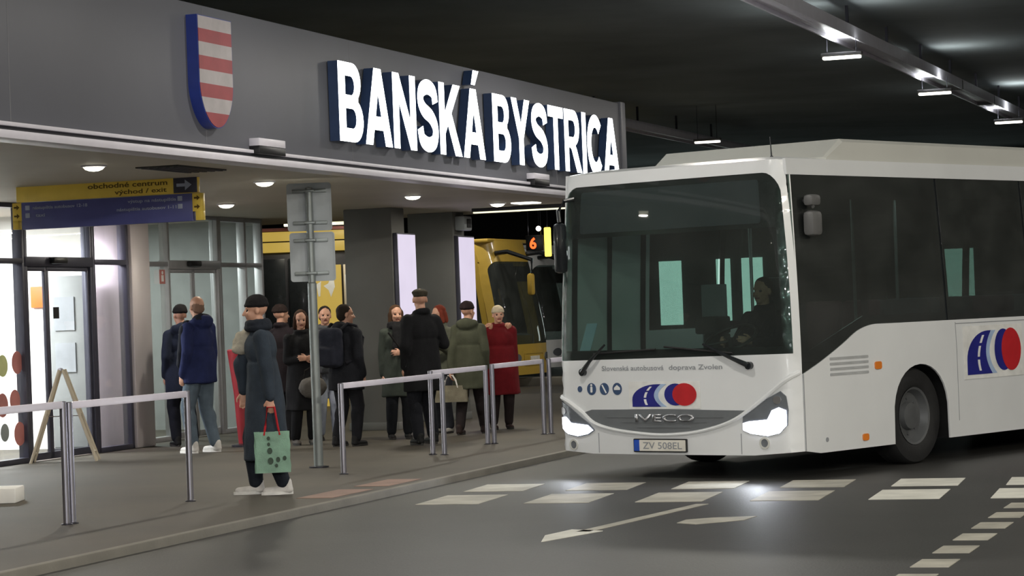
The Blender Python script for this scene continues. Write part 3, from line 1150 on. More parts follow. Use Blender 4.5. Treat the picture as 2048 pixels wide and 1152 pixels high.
# ------------------------------------------------------------------ folding A board
ab = empty('a_frame_board', W(24.6, -13.7), math.radians(4), 'pale wooden folding easel board standing before the glass door', 'board')
for s in (-1, 1):
    bm = nb()
    for yy in (-0.16, 0.16):
        a = V((s * 0.36, yy, 0.0))
        b = V((s * 0.02, yy * 0.6, 1.02))
        x_, y_, z_ = frame_of(b - a)
        tube(bm, [a, b], 0.017, 8)
    for t in (0.1, 0.52):
        p = V((s * 0.36, -0.16, 0)).lerp(V((s * 0.02, -0.096, 1.02)), t)
        q = V((s * 0.36, 0.16, 0)).lerp(V((s * 0.02, 0.096, 1.02)), t)
        tube(bm, [p, q], 0.012, 8)
    fr = build('frame_leg', bm, 'wood_pale', ab)
    bm = nb()
    vs = [bm.verts.new(V((s * 0.36, yy, 0)).lerp(V((s * 0.02, yy * 0.6, 1.02)), t)) for yy, t in ((-0.15, 0.5 if s > 0 else 0.32), (0.15, 0.5 if s > 0 else 0.32), (0.15, 0.97), (-0.15, 0.97))]
    f = bm.faces.new(vs)
    r = bmesh.ops.solidify(bm, geom=[f], thickness=0.012)
    build('board_panel', bm, 'wood_pale', fr)
bm = nb()
tube(bm, [(-0.02, -0.1, 1.02), (-0.02, 0.1, 1.02)], 0.02, 8)
build('hinge', bm, 'steel', ab)
bm = nb()
tube(bm, [(-0.19, 0.12, 0.5), (0.19, 0.12, 0.5)], 0.006, 6)
build('stay', bm, 'steel', ab)

# low white block at the left edge
bm = nb()
boxr(bm, (-0.9, -0.2, 0.0), (0.0, 0.2, 0.13), 0.012)
tag(build('concrete_block', bm, 'white_int', None, W(19.0, -11.03)), 'low white block on the paving at left edge', 'block')


# ------------------------------------------------------------------ vehicles
class Shell:
    """front and side surfaces of a bus: x across (0 in the middle), y backwards from the nose, z up"""

    def __init__(s, hw, top, rake, r=0.13, bow=0.05, tumble=0.075, length=10.5):
        s.hw, s.top, s.rk, s.r, s.bow, s.tb, s.L = hw, top, rake, r, bow, tumble, length

    def w(s, z):
        t = max(0, min(1, (z - 1.0) / (s.top - 1.0)))
        return 1 - s.tb * t ** 1.4

    def fp(s, x, z):
        ax = min(abs(x), s.hw)
        y = s.bow * (ax / s.hw) ** 2
        t = ax - (s.hw - s.r)
        if t > 0:
            y += s.r - math.sqrt(max(0, s.r ** 2 - min(t, s.r) ** 2))
        k = max(0, min(1, (z - 0.95) / (s.top - 0.95)))
        y += s.rk * k ** 1.3
        return V((math.copysign(ax, x) * s.w(z), y, z))

    def F(s, x, z, o=0.0):
        lim = s.hw - 0.0015
        x = max(-lim, min(lim, x))
        p = s.fp(x, z)
        if o == 0:
            return p
        e = 0.004
        dx = s.fp(min(x + e, lim), z) - s.fp(max(x - e, -lim), z)
        dz = s.fp(x, z + e) - s.fp(x, z - e)
        n = dx.cross(dz).normalized()
        return p + n * o

    def side(s, sg):
        return lambda y, z, o: V((sg * (s.hw * s.w(z) + o), y, z))

    def yf(s, x, z):
        return s.fp(x, z).y


def resample(pts, n):
    """smooth curve through points (Catmull-Rom)"""
    out = []
    P = [pts[0]] + list(pts) + [pts[-1]]
    for i in range(1, len(P) - 2):
        for k in range(n):
            t = k / n
            a, b, c, d = P[i - 1], P[i], P[i + 1], P[i + 2]
            out.append(tuple(0.5 * (2 * b[j] + (c[j] - a[j]) * t + (2 * a[j] - 5 * b[j] + 4 * c[j] - d[j]) * t * t + (-a[j] + 3 * b[j] - 3 * c[j] + d[j]) * t ** 3) for j in range(2)))
    out.append(tuple(pts[-1]))
    return out


def arch(yc, half, top, z0, n=16):
    """wheel-arch outline, left foot to right foot"""
    return [(yc - half * math.cos(math.pi * k / n), z0 + (top - z0) * (0.28 + 0.72 * math.sin(math.pi * k / n) ** 0.8 if 0 < k < n else 0)) for k in range(n + 1)]


def wheel(parent, x, y, rad, sg, width=0.27, label=None):
    # sg: which way the outer face looks (+1 or -1 along x)
    bm = nb()
    R, Rr = rad, rad * 0.60
    o = sg * width / 2
    prof = [(Rr, o * 0.80), (Rr + 0.03, o * 0.96), (R * 0.86, o), (R * 0.96, o * 0.92), (R, o * 0.7), (R, -o * 0.7), (R * 0.96, -o * 0.92), (R * 0.86, -o), (Rr, -o * 0.8)]
    lathe(bm, prof, (0, 0, 0), 'x', 40, close=False)
    for k in range(4):
        h = o * (-0.55 + k * 0.36)
        lathe(bm, [(R + 0.001, h - 0.006), (R - 0.008, h - 0.003), (R - 0.008, h + 0.003), (R + 0.001, h + 0.006)], (0, 0, 0), 'x', 40, close=False)
    t = build('wheel', bm, 'rubber', parent, (x, y, rad))
    bm = nb()
    prof = [(Rr, o * 0.86), (Rr - 0.02, o * 0.8), (Rr - 0.05, o * 0.30), (0.13, o * 0.22), (0.12, o * 0.6), (0.07, o * 0.66), (0.001, o * 0.66)]
    lathe(bm, prof, (0, 0, 0), 'x', 36, close=False)
    for k in range(8):
        a = 2 * math.pi * k / 8
        lathe(bm, [(0.001, o * 0.34), (0.016, o * 0.34), (0.016, o * 0.2), (0.001, o * 0.2)], (0, 0.165 * math.cos(a), 0.165 * math.sin(a)), 'x', 6, close=False)
    build('rim', bm, 'rim_grey', t)
    return t


def road_logo(parent, surf, w, h, x0, z0, mirror=1):
    """white panel with a blue road sweep, a white ring gap and a red ball"""
    mx = lambda a, b, o: surf(x0 + a * w if mirror > 0 else x0 + a * w, z0 + b * h, o)
    bm = nb()
    patch(bm, [(0, 0), (1, 0), (1, 1), (0, 1)], [], 0.12, mx, 0.006, 0.004)
    base = build('logo_panel', bm, 'logo_white', parent)
    asp = h / w
    bm = nb()
    # road sweep: left quarter arc, cut on its right by a circle
    rx = 0.40
    left = [(0.05, 0.08)] + [(0.05 + rx * (1 - math.cos(math.radians(a))), 0.08 + 0.82 * math.sin(math.radians(a)) if a else 0.30) for a in range(0, 91, 9)]
    left = [(0.05, 0.08), (0.05, 0.35)] + [(0.05 + 0.36 * (1 - math.cos(math.radians(a))), 0.35 + 0.55 * math.sin(math.radians(a))) for a in range(9, 91, 9)]
    cut = [(0.36 + 0.10 * ((t - 0.5) / 0.5) ** 2, 0.90 - 0.82 * t) for t in [i / 12 for i in range(0, 13)]]
    patch(bm, left + cut, [], 0.06, mx, 0.010, 0.003, mi=0)
    pale = [(0.36 + 0.10 * ((t - 0.5) / 0.5) ** 2 + 0.003, 0.90 - 0.82 * t) for t in [i / 12 for i in range(0, 13)]]
    pale2 = [(0.42 + 0.12 * ((t - 0.5) / 0.5) ** 2, 0.90 - 0.82 * t) for t in [i / 12 for i in range(12, -1, -1)]]
    patch(bm, pale + pale2, [], 0.06, mx, 0.009, 0.003, mi=1)
    # lane dashes
    for t0, t1 in ((0.06, 0.33), (0.40, 0.66), (0.73, 0.92)):
        seg = []
        for sgn in (-1, 1):
            rng = [t0 + (t1 - t0) * i / 4 for i in range(5)]
            row = [(0.235 + 0.10 * ((t - 0.35) / 0.6) ** 2 + sgn * 0.016, 0.10 + 0.78 * t) for t in rng]
            seg += row if sgn < 0 else row[::-1]
        patch(bm, seg, [], 0.06, mx, 0.013, 0.003, mi=2)
    # blue disc and red ball
    patch(bm, disc(0.665, 0.52, 0.155, 0.40, 28), [], 0.06, mx, 0.010, 0.003, mi=0)
    patch(bm, disc(0.79, 0.52, 0.165, 0.41, 28), [], 0.06, mx, 0.013, 0.003, mi=3)
    build('logo_mark', bm, ['logo_blue', 'logo_pale', 'logo_white', 'logo_red'], base)
    return base


TS = 0.718
OB = V((1.505, 22.24, 0)) + V((math.cos(TS), -math.sin(TS), 0)) * (-0.115) + V((math.sin(TS), math.cos(TS), 0)) * (-0.10)
bus = empty('bus', (OB.x, OB.y, ROAD), -TS, 'white single-deck bus with lit headlights driving past the platform', 'bus')
sh = Shell(1.335, 2.76, 0.07)
HW = sh.hw
FB = 0.21     # body underside
F = sh.F
# windscreen outline
ws = [(-1.318, 1.06), (1.30, 1.085)] + [(1.30, 1.6), (1.295, 2.0), (1.285, 2.42)] + \
     [(1.285 - 0.17 * (1 - math.cos(math.radians(a))), 2.46 + 0.195 * math.sin(math.radians(a))) for a in range(10, 91, 16)] + \
     [(-1.10 - 0.19 * math.sin(math.radians(a)), 2.46 + 0.195 * math.cos(math.radians(a))) for a in range(10, 91, 16)] + [(-1.30, 2.0), (-1.316, 1.5)]
ws = [(max(-1.325, min(1.325, p[0])), p[1]) for p in ws]
outer = [(-HW, FB + 0.03), (-0.9, FB), (0.9, FB), (HW, FB + 0.03), (HW, 2.765), (-HW, 2.765)]
bm = nb()
patch(bm, outer, [ws], 0.075, F, 0.0, 0.03)
build('front_panel', bm, 'bus_white', bus)
# glass and its black border
inner = [(p[0] * 0.955, 1.17 if p[1] < 1.2 else min(p[1], 2.60)) for p in ws]
bm = nb()
patch(bm, ws, [], 0.09, F, -0.004, 0.006)
wsc = build('windscreen', bm, 'bus_glass', bus)
bm = nb()
inner2 = [(x_ * 0.94, 1.15 if z_ < 1.2 else min(z_, 2.19)) for x_, z_ in ws]
inner2 = [(-1.23, 1.15), (1.22, 1.15), (1.22, 2.18), (-1.23, 2.18)]
patch(bm, ws, [inner2], 0.09, F, -0.014, 0.004)
build('black_border', bm, 'bus_black', wsc)
bm = nb()
patch(bm, rrect(-1.07, 2.22, 1.06, 2.60, 0.03), [], 0.09, F, -0.009, 0.005)
build('destination_display', bm, mat('display_dark', (58, 64, 68), 0.35, var=0.05), bus)
# grille band, ridge trim
low = resample([(-1.0, 0.585), (-0.86, 0.50), (-0.64, 0.447), (-0.3, 0.413), (-0.05, 0.405), (0.25, 0.425), (0.50, 0.472), (0.70, 0.535), (0.84, 0.60)], 4)
bm = nb()
patch(bm, low + [(0.0, 0.615), (-0.9, 0.612)], [], 0.07, F, 0.006, 0.01)
for k in range(3):
    z = 0.45 + 0.045 * k
    hx = 0.30 + 0.18 * k
    patch(bm, rrect(-0.06 - hx, z, -0.06 + hx, z + 0.008, 0.003), [], 0.08, F, 0.011, 0.005)
build('grille', bm, 'bus_grey', bus)
ridge = resample([(-1.325, 0.73), (-1.2, 0.69), (-1.02, 0.588), (-0.87, 0.487), (-0.64, 0.43), (-0.3, 0.395), (-0.05, 0.386), (0.25, 0.405), (0.52, 0.457), (0.72, 0.525), (0.88, 0.615), (1.04, 0.72), (1.2, 0.83), (1.325, 0.92)], 5)
bm = nb()
tube(bm, [F(x_, z_, 0.004) for x_, z_ in ridge], [0.014 + 0.008 * min(1, abs(x_) / 1.2) for x_, z_ in ridge], 8)
build('ridge_trim', bm, 'bus_white', bus)
# maker's letters
tb_ = text_bm('IVECO', 0.66, 0.07, 0.012, 0.0)
bm = nb()
tb_.verts.ensure_lookup_table()
for f in tb_.faces:
    f.normal_update()
r = bmesh.ops.extrude_face_region(tb_, geom=list(tb_.faces))
topv = {g for g in r['geom'] if isinstance(g, bmesh.types.BMVert)}
for v in tb_.verts:
    o_ = 0.022 if v in topv else 0.006
    v.co = F(-0.375 + v.co.x, 0.505 + v.co.y, o_)
bm.free()
build('maker_letters', tb_, 'chrome', bus, smooth=0)
# slogan line
for s, x0, w_ in (('Slovensk\u00e1 autobusov\u00e1', -0.76, 0.72), ('doprava Zvolen', 0.02, 0.58)):
    tb_ = text_bm(s, w_, 0.045, 0.01)
    for v in tb_.verts:
        v.co = F(x0 + v.co.x, 0.965 + v.co.y, 0.004)
    build('slogan_text', tb_, 'text_grey', bus, smooth=0)
road_logo(bus, F, 0.80, 0.245, -0.445, 0.618)
# round pictograms
for cx, r in ((-1.04, 0.028), (-0.895, 0.055), (-0.74, 0.055), (-0.585, 0.055)):
    bm = nb()
    patch(bm, disc(cx, 0.80, r, r, 24), [], 0.03, F, 0.004, 0.003)
    if r > 0.03:
        if cx < -0.8:
            patch(bm, rrect(cx - 0.012, 0.768, cx + 0.012, 0.822, 0.008), [], 0.03, F, 0.007, 0.003, mi=1)
            patch(bm, disc(cx, 0.836, 0.011), [], 0.03, F, 0.007, 0.003, mi=1)
        elif cx < -0.7:
            patch(bm, [(cx - 0.03, 0.835), (cx - 0.018, 0.84), (cx + 0.03, 0.765), (cx + 0.018, 0.76)], [], 0.03, F, 0.007, 0.003, mi=1)
        else:
            patch(bm, [(cx - 0.035, 0.79), (cx - 0.035, 0.81), (cx, 0.835), (cx + 0.035, 0.81), (cx + 0.035, 0.79)], [], 0.03, F, 0.007, 0.003, mi=1)
    build('pictogram', bm, ['pict_blue', 'logo_white'], bus)
# plate
bm = nb()
patch(bm, rrect(-0.40, 0.233, 0.195, 0.352, 0.008), [], 0.08, F, 0.022, 0.022)
pl = build('number_plate', bm, 'black', bus)
bm = nb()
patch(bm, rrect(-0.33, 0.243, 0.187, 0.342, 0.004), [], 0.08, F, 0.026, 0.004)
patch(bm, rrect(-0.392, 0.243, -0.33, 0.342, 0.004), [], 0.08, F, 0.026, 0.004, mi=1)
build('plate_face', bm, ['plate_white', 'eu_blue'], pl)
tb_ = text_bm('ZV 508EL', 0.44, 0.062, 0.008)
for v in tb_.verts:
    v.co = F(-0.29 + v.co.x, 0.263 + v.co.y, 0.0275)
build('plate_text', tb_, 'text_grey', pl, smooth=0)
# headlights
for sg in (-1, 1):
    if sg > 0:
        hl = [(0.79, 0.43), (0.86, 0.40), (1.05, 0.375), (1.17, 0.40), (1.245, 0.47), (1.255, 0.60), (1.24, 0.72), (1.19, 0.765), (1.05, 0.70), (0.92, 0.615), (0.80, 0.545)]
        gl = [(0.80, 0.43), (0.88, 0.40), (1.05, 0.38), (1.17, 0.405), (1.235, 0.47), (1.235, 0.60), (1.17, 0.625), (1.10, 0.60), (1.05, 0.52), (0.86, 0.505), (0.80, 0.49)]
        bl = (1.155, 0.69)
    else:
        hl = [(-0.87, 0.425), (-0.94, 0.385), (-1.08, 0.36), (-1.2, 0.38), (-1.295, 0.44), (-1.31, 0.60), (-1.29, 0.69), (-1.18, 0.64), (-1.05, 0.555), (-0.93, 0.48)]
        gl = [(-0.89, 0.425), (-0.96, 0.39), (-1.08, 0.37), (-1.2, 0.39), (-1.28, 0.44), (-1.295, 0.54), (-1.22, 0.545), (-1.16, 0.49), (-0.95, 0.47)]
        bl = (-1.26, 0.60)
    bm = nb()
    patch(bm, hl, [], 0.06, F, 0.010, 0.02)
    h_ = build('headlight', bm, 'lens', bus)
    bm = nb()
    patch(bm, gl, [], 0.06, F, 0.014, 0.004)
    tag(build('lit_lamp', bm, 'head_glow', h_), 'lit bluish white lamp')
    bm = nb()
    patch(bm, disc(bl[0], bl[1], 0.04, 0.035), [], 0.03, F, 0.016, 0.006)
    build('bulb_ring', bm, 'chrome', h_)
    c_ = F(1.0 * sg, 0.45, 0.06)
    sp = bpy.data.lights.new('headlight_beam', 'SPOT')
    sp.energy = 42
    sp.spot_size = math.radians(85)
    sp.spot_blend = 1.0
    sp.shadow_soft_size = 0.06
    sp.color = (0.88, 0.93, 1.0)
    so = bpy.data.objects.new('headlight_beam', sp)
    so.parent = bus
    so.location = c_
    so.rotation_euler = V((0, -1, -0.30)).to_track_quat('-Z', 'Y').to_euler()
    C.objects.link(so)
    fx = 1.01 if sg > 0 else -1.14
    fz = 0.318 if sg > 0 else 0.29
    bm = nb()
    patch(bm, disc(fx, fz, 0.052), [disc(fx, fz, 0.036)], 0.03, F, 0.010, 0.01, mi=0)
    patch(bm, disc(fx, fz, 0.036), [], 0.03, F, 0.004, 0.004, mi=1)
    build('fog_lamp', bm, ['bus_white2', 'lens'], bus)
# seam lines of bumper
for x_ in (-0.83, 0.77):
    bm = nb()
    patch(bm, [(x_ - 0.004, FB + 0.01), (x_ + 0.004, FB + 0.01), (x_ + 0.004, 0.40), (x_ - 0.004, 0.40)], [], 0.06, F, 0.0015, 0.002)
    build('bumper_seam', bm, 'text_grey', bus)
# wipers
for (bx_, bz_), (tx_, tz_) in (((0.89, 0.99), (0.42, 1.185)), ((-0.98, 0.955), (-0.70, 1.20))):
    bm = nb()
    tube(bm, [F(bx_, bz_, 0.03), F(bx_ * 0.6 + tx_ * 0.4, bz_ * 0.6 + tz_ * 0.4, 0.05), F(tx_, tz_, 0.03)], [0.026, 0.017, 0.010], 8)
    lathe(bm, [(0.001, -0.02), (0.034, -0.02), (0.034, 0.03), (0.001, 0.03)], F(bx_, bz_, 0.02), 'y', 12, close=False)
    wp = build('wiper', bm, 'bus_black', bus)
    bm = nb()
    d_ = 1 if tx_ > 0 else 0
    e0, e1 = ((0.72, 1.10), (-0.02, 1.17)) if d_ else ((-0.85, 1.12), (-0.12, 1.15))
    n_ = 8
    tube(bm, [F(e0[0] + (e1[0] - e0[0]) * i / n_, e0[1] + (e1[1] - e0[1]) * i / n_, 0.012) for i in range(n_ + 1)], 0.010, 6)
    build('wiper_blade', bm, 'rubber', wp)

# side walls
Y0 = 0.175
L = sh.L
belt = resample([(Y0, 0.905), (0.45, 1.0), (0.80, 1.14), (1.05, 1.25), (1.28, 1.298), (1.5, 1.302)], 4)
WIN = [(2.60, 4.12), (4.16, 5.70), (5.74, 7.28), (7.32, 8.86)]
for sg in (1, -1):
    mp = sh.side(sg)
    tag_side = 'side_panel'
    a1 = arch(2.06, 0.47, 0.915, FB)
    a2 = arch(7.45, 0.47, 0.915, FB)
    if sg > 0:
        top = belt + [(L, 1.302)]
        outline = [(Y0, FB + 0.03), (0.4, FB)] + a1 + a2 + [(L, FB)] + top[::-1]
        holes = []
    else:
        outline = [(Y0, FB + 0.03), (0.25, FB), (0.25, 0.30), (1.35, 0.30), (1.35, FB)] + a1 + a2 + [(L, FB), (L, 1.302), (1.42, 1.302), (1.42, 2.63), (1.35, 2.63), (1.35, 2.5), (0.25, 2.5), (0.25, 2.63), (Y0, 2.63)]
        holes = []
    bm = nb()
    patch(bm, outline, holes, 0.12, mp, 0.0, 0.03)
    build('side_panel', bm, 'bus_white', bus)
    # cant rail
    bm = nb()
    patch(bm, [(Y0, 2.63), (L, 2.63), (L, 2.77), (Y0, 2.77)], [], 0.15, mp, 0.0, 0.03)
    build('cant_rail', bm, 'bus_white', bus)
    # windows
    if sg > 0:
        bm = nb()
        patch(bm, belt + [(2.56, 1.302), (2.56, 2.632), (Y0 + 0.01, 2.632)], [], 0.12, mp, -0.006, 0.006)
        dwn = build('side_window', bm, 'bus_side_glass', bus)
        bm = nb()
        patch(bm, belt + [(2.6, 1.302), (2.6, 2.632), (Y0 + 0.01, 2.632)], [[(0.30, 1.10), (0.8, 1.26), (1.18, 1.38), (1.18, 2.42), (0.30, 2.42)], [(1.28, 1.38), (2.5, 1.38), (2.5, 2.42), (1.28, 2.42)]], 0.1, mp, -0.016, 0.01)
        build('window_border', bm, 'bus_black', dwn)
    else:
        bm = nb()
        patch(bm, [(0.25, 0.30), (1.35, 0.30), (1.35, 2.5), (0.25, 2.5)], [[(0.32, 0.42), (0.77, 0.42), (0.77, 2.42), (0.32, 2.42)], [(0.83, 0.42), (1.28, 0.42), (1.28, 2.42), (0.83, 2.42)]], 0.1, mp, -0.01, 0.03)
        dr = build('front_door', bm, 'bus_black', bus)
        for a_ in (0.32, 0.83):
            bm = nb()
            patch(bm, [(a_, 0.42), (a_ + 0.45, 0.42), (a_ + 0.45, 2.42), (a_, 2.42)], [], 0.12, mp, -0.02, 0.006)
            build('door_glass', bm, 'bus_glass', dr)
        bm = nb()
        patch(bm, [(1.42, 1.302), (2.56, 1.302), (2.56, 2.632), (1.42, 2.632)], [], 0.12, mp, -0.006, 0.006)
        build('side_window', bm, 'bus_glass', bus)
    for a, b in WIN:
        bm = nb()
        patch(bm, [(a, 1.302), (b, 1.302), (b, 2.632), (a, 2.632)], [], 0.14, mp, -0.006, 0.006)
        sw = build('side_window', bm, 'bus_side_glass' if sg > 0 else 'bus_glass', bus)
        bm = nb()
        patch(bm, [(a - 0.02, 1.302), (b + 0.02, 1.302), (b + 0.02, 2.632), (a - 0.02, 2.632)], [[(a + 0.05, 1.36), (b - 0.05, 1.36), (b - 0.05, 2.44), (a + 0.05, 2.44)]], 0.14, mp, -0.016, 0.01)
        build('window_border', bm, 'bus_black', sw)
    bm = nb()
    patch(bm, [(8.9, 1.302), (L, 1.302), (L, 2.63), (8.9, 2.63)], [], 0.2, mp, -0.002, 0.02)
    build('rear_side_panel', bm, 'bus_black', bus)
    # arch liner
    for yc in (2.06, 7.45):
        ar = arch(yc, 0.465, 0.91, FB)
        bm = nb()
        vs = [[bm.verts.new(V((sg * (HW - 0.012 - d), y_, z_))) for d in (0.0, 0.52)] for y_, z_ in ar]
        for p, q in zip(vs, vs[1:]):
            bm.faces.new((p[0], q[0], q[1], p[1]))
        bm.faces.new([p[1] for p in vs])
        bmesh.ops.solidify(bm, geom=list(bm.faces), thickness=0.012)
        build('wheel_arch', bm, 'rubber', bus)
    wheel(bus, sg * (HW - 0.20), 2.06, 0.44, sg)
    wheel(bus, sg * (HW - 0.20), 7.45, 0.44, sg)
# things on the near side
mp = sh.side(1)
bm = nb()
for k in range(4):
    patch(bm, rrect(0.585, 0.868 + k * 0.046, 1.195, 0.892 + k * 0.046, 0.008), [], 0.1, mp, 0.004, 0.004)
build('side_lettering', bm, mat('side_text', (176, 178, 180), 0.5), bus)
for y_, z_, r_ in ((1.345, 0.932, 0.034), (1.10, 0.305, 0.03)):
    bm = nb()
    patch(bm, rrect(y_ - r_ * 1.5, z_ - r_, y_ + r_ * 1.5, z_ + r_, 0.02), [], 0.05, mp, 0.014, 0.012)
    tag(build('side_marker', bm, 'amber', bus), 'amber side marker lamp')
bm = nb()
patch(bm, disc(0.5, 0.32, 0.02), [], 0.02, mp, 0.006, 0.006)
build('jack_cap', bm, 'text_grey', bus)
road_logo(bus, mp, 1.10, 0.50, 2.82, 0.735)
bm = nb()
patch(bm, [(Y0, 0.905), (Y0 + 0.008, 0.905), (Y0 + 0.008, FB + 0.03), (Y0, FB + 0.03)], [], 0.1, mp, 0.0015, 0.002)
patch(bm, [(2.70, 0.36), (2.708, 0.36), (2.708, 1.28), (2.70, 1.28)], [], 0.1, mp, 0.0015, 0.002)
patch(bm, [(2.70, 1.262), (L - 0.1, 1.262), (L - 0.1, 1.27), (2.70, 1.27)], [], 0.1, mp, 0.0015, 0.002)
build('panel_seam', bm, 'text_grey', bus)
# roof
def roof_map(x_, y_, o):
    d = min(HW * sh.w(2.765) - abs(x_), y_ - sh.yf(x_ / sh.w(2.765), 2.765), L - y_)
    t = max(0, min(1, d / 0.35))
    return V((x_, y_, 2.765 + 0.045 * math.sin(t * math.pi / 2) + o))


wt = sh.w(2.765)
ro = [(x_ * wt, sh.yf(x_, 2.765)) for x_ in [-HW + 0.0015 + (2 * HW - 0.003) * i / 40 for i in range(41)]] + [(HW * wt, L), (-HW * wt, L)]
bm = nb()
patch(bm, ro, [], 0.15, roof_map, 0.0, 0.03)
build('roof', bm, 'bus_white', bus)
# roof fairing with sloped nose
bm = nb()
sec = []
for y_, ins, zt in ((0.86, 0.02, 2.80), (1.10, 0.0, 2.965), (8.6, 0.0, 2.965), (8.9, 0.05, 2.80)):
    sec.append([bm.verts.new(V(p)) for p in ((-0.80 + ins, y_, 2.77), (-0.80 + ins, y_, zt - 0.04 if zt > 2.9 else zt - 0.01), (-0.76 + ins, y_, zt), (1.18 - ins, y_, zt), (1.215 - ins, y_, zt - 0.03 if zt > 2.9 else zt - 0.01), (1.215 - ins, y_, 2.77))])
for a, b in zip(sec, sec[1:]):
    for k in range(6):
        bm.faces.new((a[k], a[(k + 1) % 6], b[(k + 1) % 6], b[k]))
bm.faces.new(sec[0])
bm.faces.new(sec[-1][::-1])
build('roof_fairing', bm, 'bus_white2', bus, smooth=20)
bm = nb()
tube(bm, [(0.78, 0.62, 2.80), (0.785, 0.60, 3.0)], [0.008, 0.004], 6)
lathe(bm, [(0.001, 0), (0.025, 0), (0.012, 0.03), (0.001, 0.03)], (0.78, 0.62, 2.80), n=12, close=False)
build('antenna', bm, 'black', bus)
# rear, underbody, floor
bm = nb()
boxr(bm, (-HW + 0.06, L - 0.04, FB), (HW - 0.06, L, 2.74))
build('rear_panel', bm, 'bus_white', bus)
bm = nb()
boxr(bm, (-0.75, 0.35, 0.22), (0.75, L - 0.1, 0.30))
boxr(bm, (-HW + 0.05, 0.30, 0.30), (HW - 0.05, 1.5, 0.36))
boxr(bm, (-HW + 0.05, 2.62, 0.30), (HW - 0.05, L - 0.1, 0.36))
boxr(bm, (-HW + 0.6, 1.5, 0.30), (HW - 0.6, 2.62, 0.36))
build('floor_plate', bm, 'bus_int', bus)
for y_, r_ in ((2.06, 0.07), (7.45, 0.09)):
    bm = nb()
    tube(bm, [(-1.1, y_, 0.42), (1.1, y_, 0.42)], r_, 10)
    build('axle', bm, 'rubber', bus)
bm = nb()
boxr(bm, (-1.12, 0.2, 2.60), (1.12, L - 0.1, 2.66))
build('inner_ceiling', bm, 'bus_int', bus)
# dash, steering wheel, seats, poles, partition
bm = nb()
pts = [(-1.15, 0.22), (1.15, 0.22), (1.15, 0.62), (0.80, 0.52), (0.1, 0.46), (-1.15, 0.42)]
patch(bm, pts, [], 0.3, lambda a, b, o: V((a, b, 1.10 + o)), 0.0, 0.5)
build('dashboard', bm, 'bus_int', bus)
bm = nb()
n_ = 28
rot = Matrix.Rotation(math.radians(28), 4, 'X')
ring = [V((0.24 * math.cos(2 * math.pi * k / n_), 0.24 * math.sin(2 * math.pi * k / n_), 0)) for k in range(n_ + 1)]
tube(bm, ring, 0.016, 8, cap=False)
for a in (90, 210, 330):
    tube(bm, [(0, 0, -0.02), (0.24 * math.cos(math.radians(a)), 0.24 * math.sin(math.radians(a)), 0)], 0.012, 6)
tube(bm, [(0, 0, 0), (0, -0.12, -0.24)], 0.03, 8)
bmesh.ops.transform(bm, matrix=Matrix.Translation((0.36, 0.48, 1.22)) @ rot, verts=bm.verts)
build('steering_wheel', bm, 'black', bus)


def seat_mesh(bm, x_, y_, z_, w_=0.43):
    box(bm, (x_, y_, z_ + 0.42), (w_, 0.42, 0.10), 0.03)
    box(bm, (x_, y_ + 0.22, z_ + 0.80), (w_, 0.09, 0.72), 0.035, Matrix.Rotation(math.radians(-8), 3, 'X'))
    box(bm, (x_, y_, z_ + 0.19), (w_ * 0.5, 0.2, 0.38), 0.02)


bm = nb()
seat_mesh(bm, 0.36, 1.0, 0.42, 0.5)
box(bm, (0.36, 1.26, 1.66), (0.26, 0.09, 0.2), 0.03)
build('driver_seat', bm, 'seat_grey', bus)
for r_ in range(7):
    for x_ in (-1.0, -0.54, 0.54, 1.0):
        if r_ == 0 and x_ < 0:
            continue
        bm = nb()
        seat_mesh(bm, x_, 2.95 + 0.78 * r_, 0.36)
        build('passenger_seat', bm, 'seat_red' if r_ % 3 == 1 else 'seat_grey', bus)
for x_, y_ in ((-0.30, 1.75), (0.30, 2.6), (-0.30, 4.3), (0.30, 5.9)):
    bm = nb()
    tube(bm, [(x_, y_, 0.36), (x_, y_, 2.6)], 0.017, 10)
    build('grab_pole', bm, 'alu', bus)
bm = nb()
boxr(bm, (-0.66, 1.42, 0.36), (-0.38, 1.46, 1.72), 0.01)
build('partition', bm, 'text_grey', bus)
bm = nb()
boxr(bm, (-0.30, 0.95, 0.36), (-0.16, 1.2, 1.26), 0.02)
boxr(bm, (-0.36, 0.90, 1.26), (-0.12, 1.15, 1.42), 0.02)
build('ticket_machine', bm, 'bus_int', bus)
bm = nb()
patch(bm, [(-1.06, 1.15), (-0.93, 1.15), (-0.84, 1.40), (-0.97, 1.40)], [], 0.1, F, -0.03, 0.004)  # pale blue sheet painted in for a reflection on the windscreen
tag(build('windscreen_reflection', bm, 'reflection_blue', bus), 'pale blue panel painted as a windscreen reflection')
# mirrors: left one on the door corner, right one by the driver's window
for sg in (-1, 1):
    bm = nb()
    if sg < 0:
        tube(bm, [F(-1.15, 2.55, 0.0), F(-1.22, 2.53, 0.06), V((-1.18, -0.02, 2.44)), V((-1.17, -0.02, 2.34))], 0.02, 8)
        box(bm, (-1.17, -0.02, 2.10), (0.11, 0.10, 0.46), 0.035)
        build('wing_mirror', bm, 'bus_black', bus)
    else:
        tube(bm, [V((1.2, 0.42, 2.40)), V((1.33, 0.36, 2.40)), V((1.40, 0.33, 2.34))], 0.016, 8)
        box(bm, (1.37, 0.36, 2.20), (0.12, 0.16, 0.22), 0.04)
        box(bm, (1.37, 0.36, 2.40), (0.10, 0.15, 0.10), 0.03)
        build('wing_mirror', bm, 'lamp_body', bus)


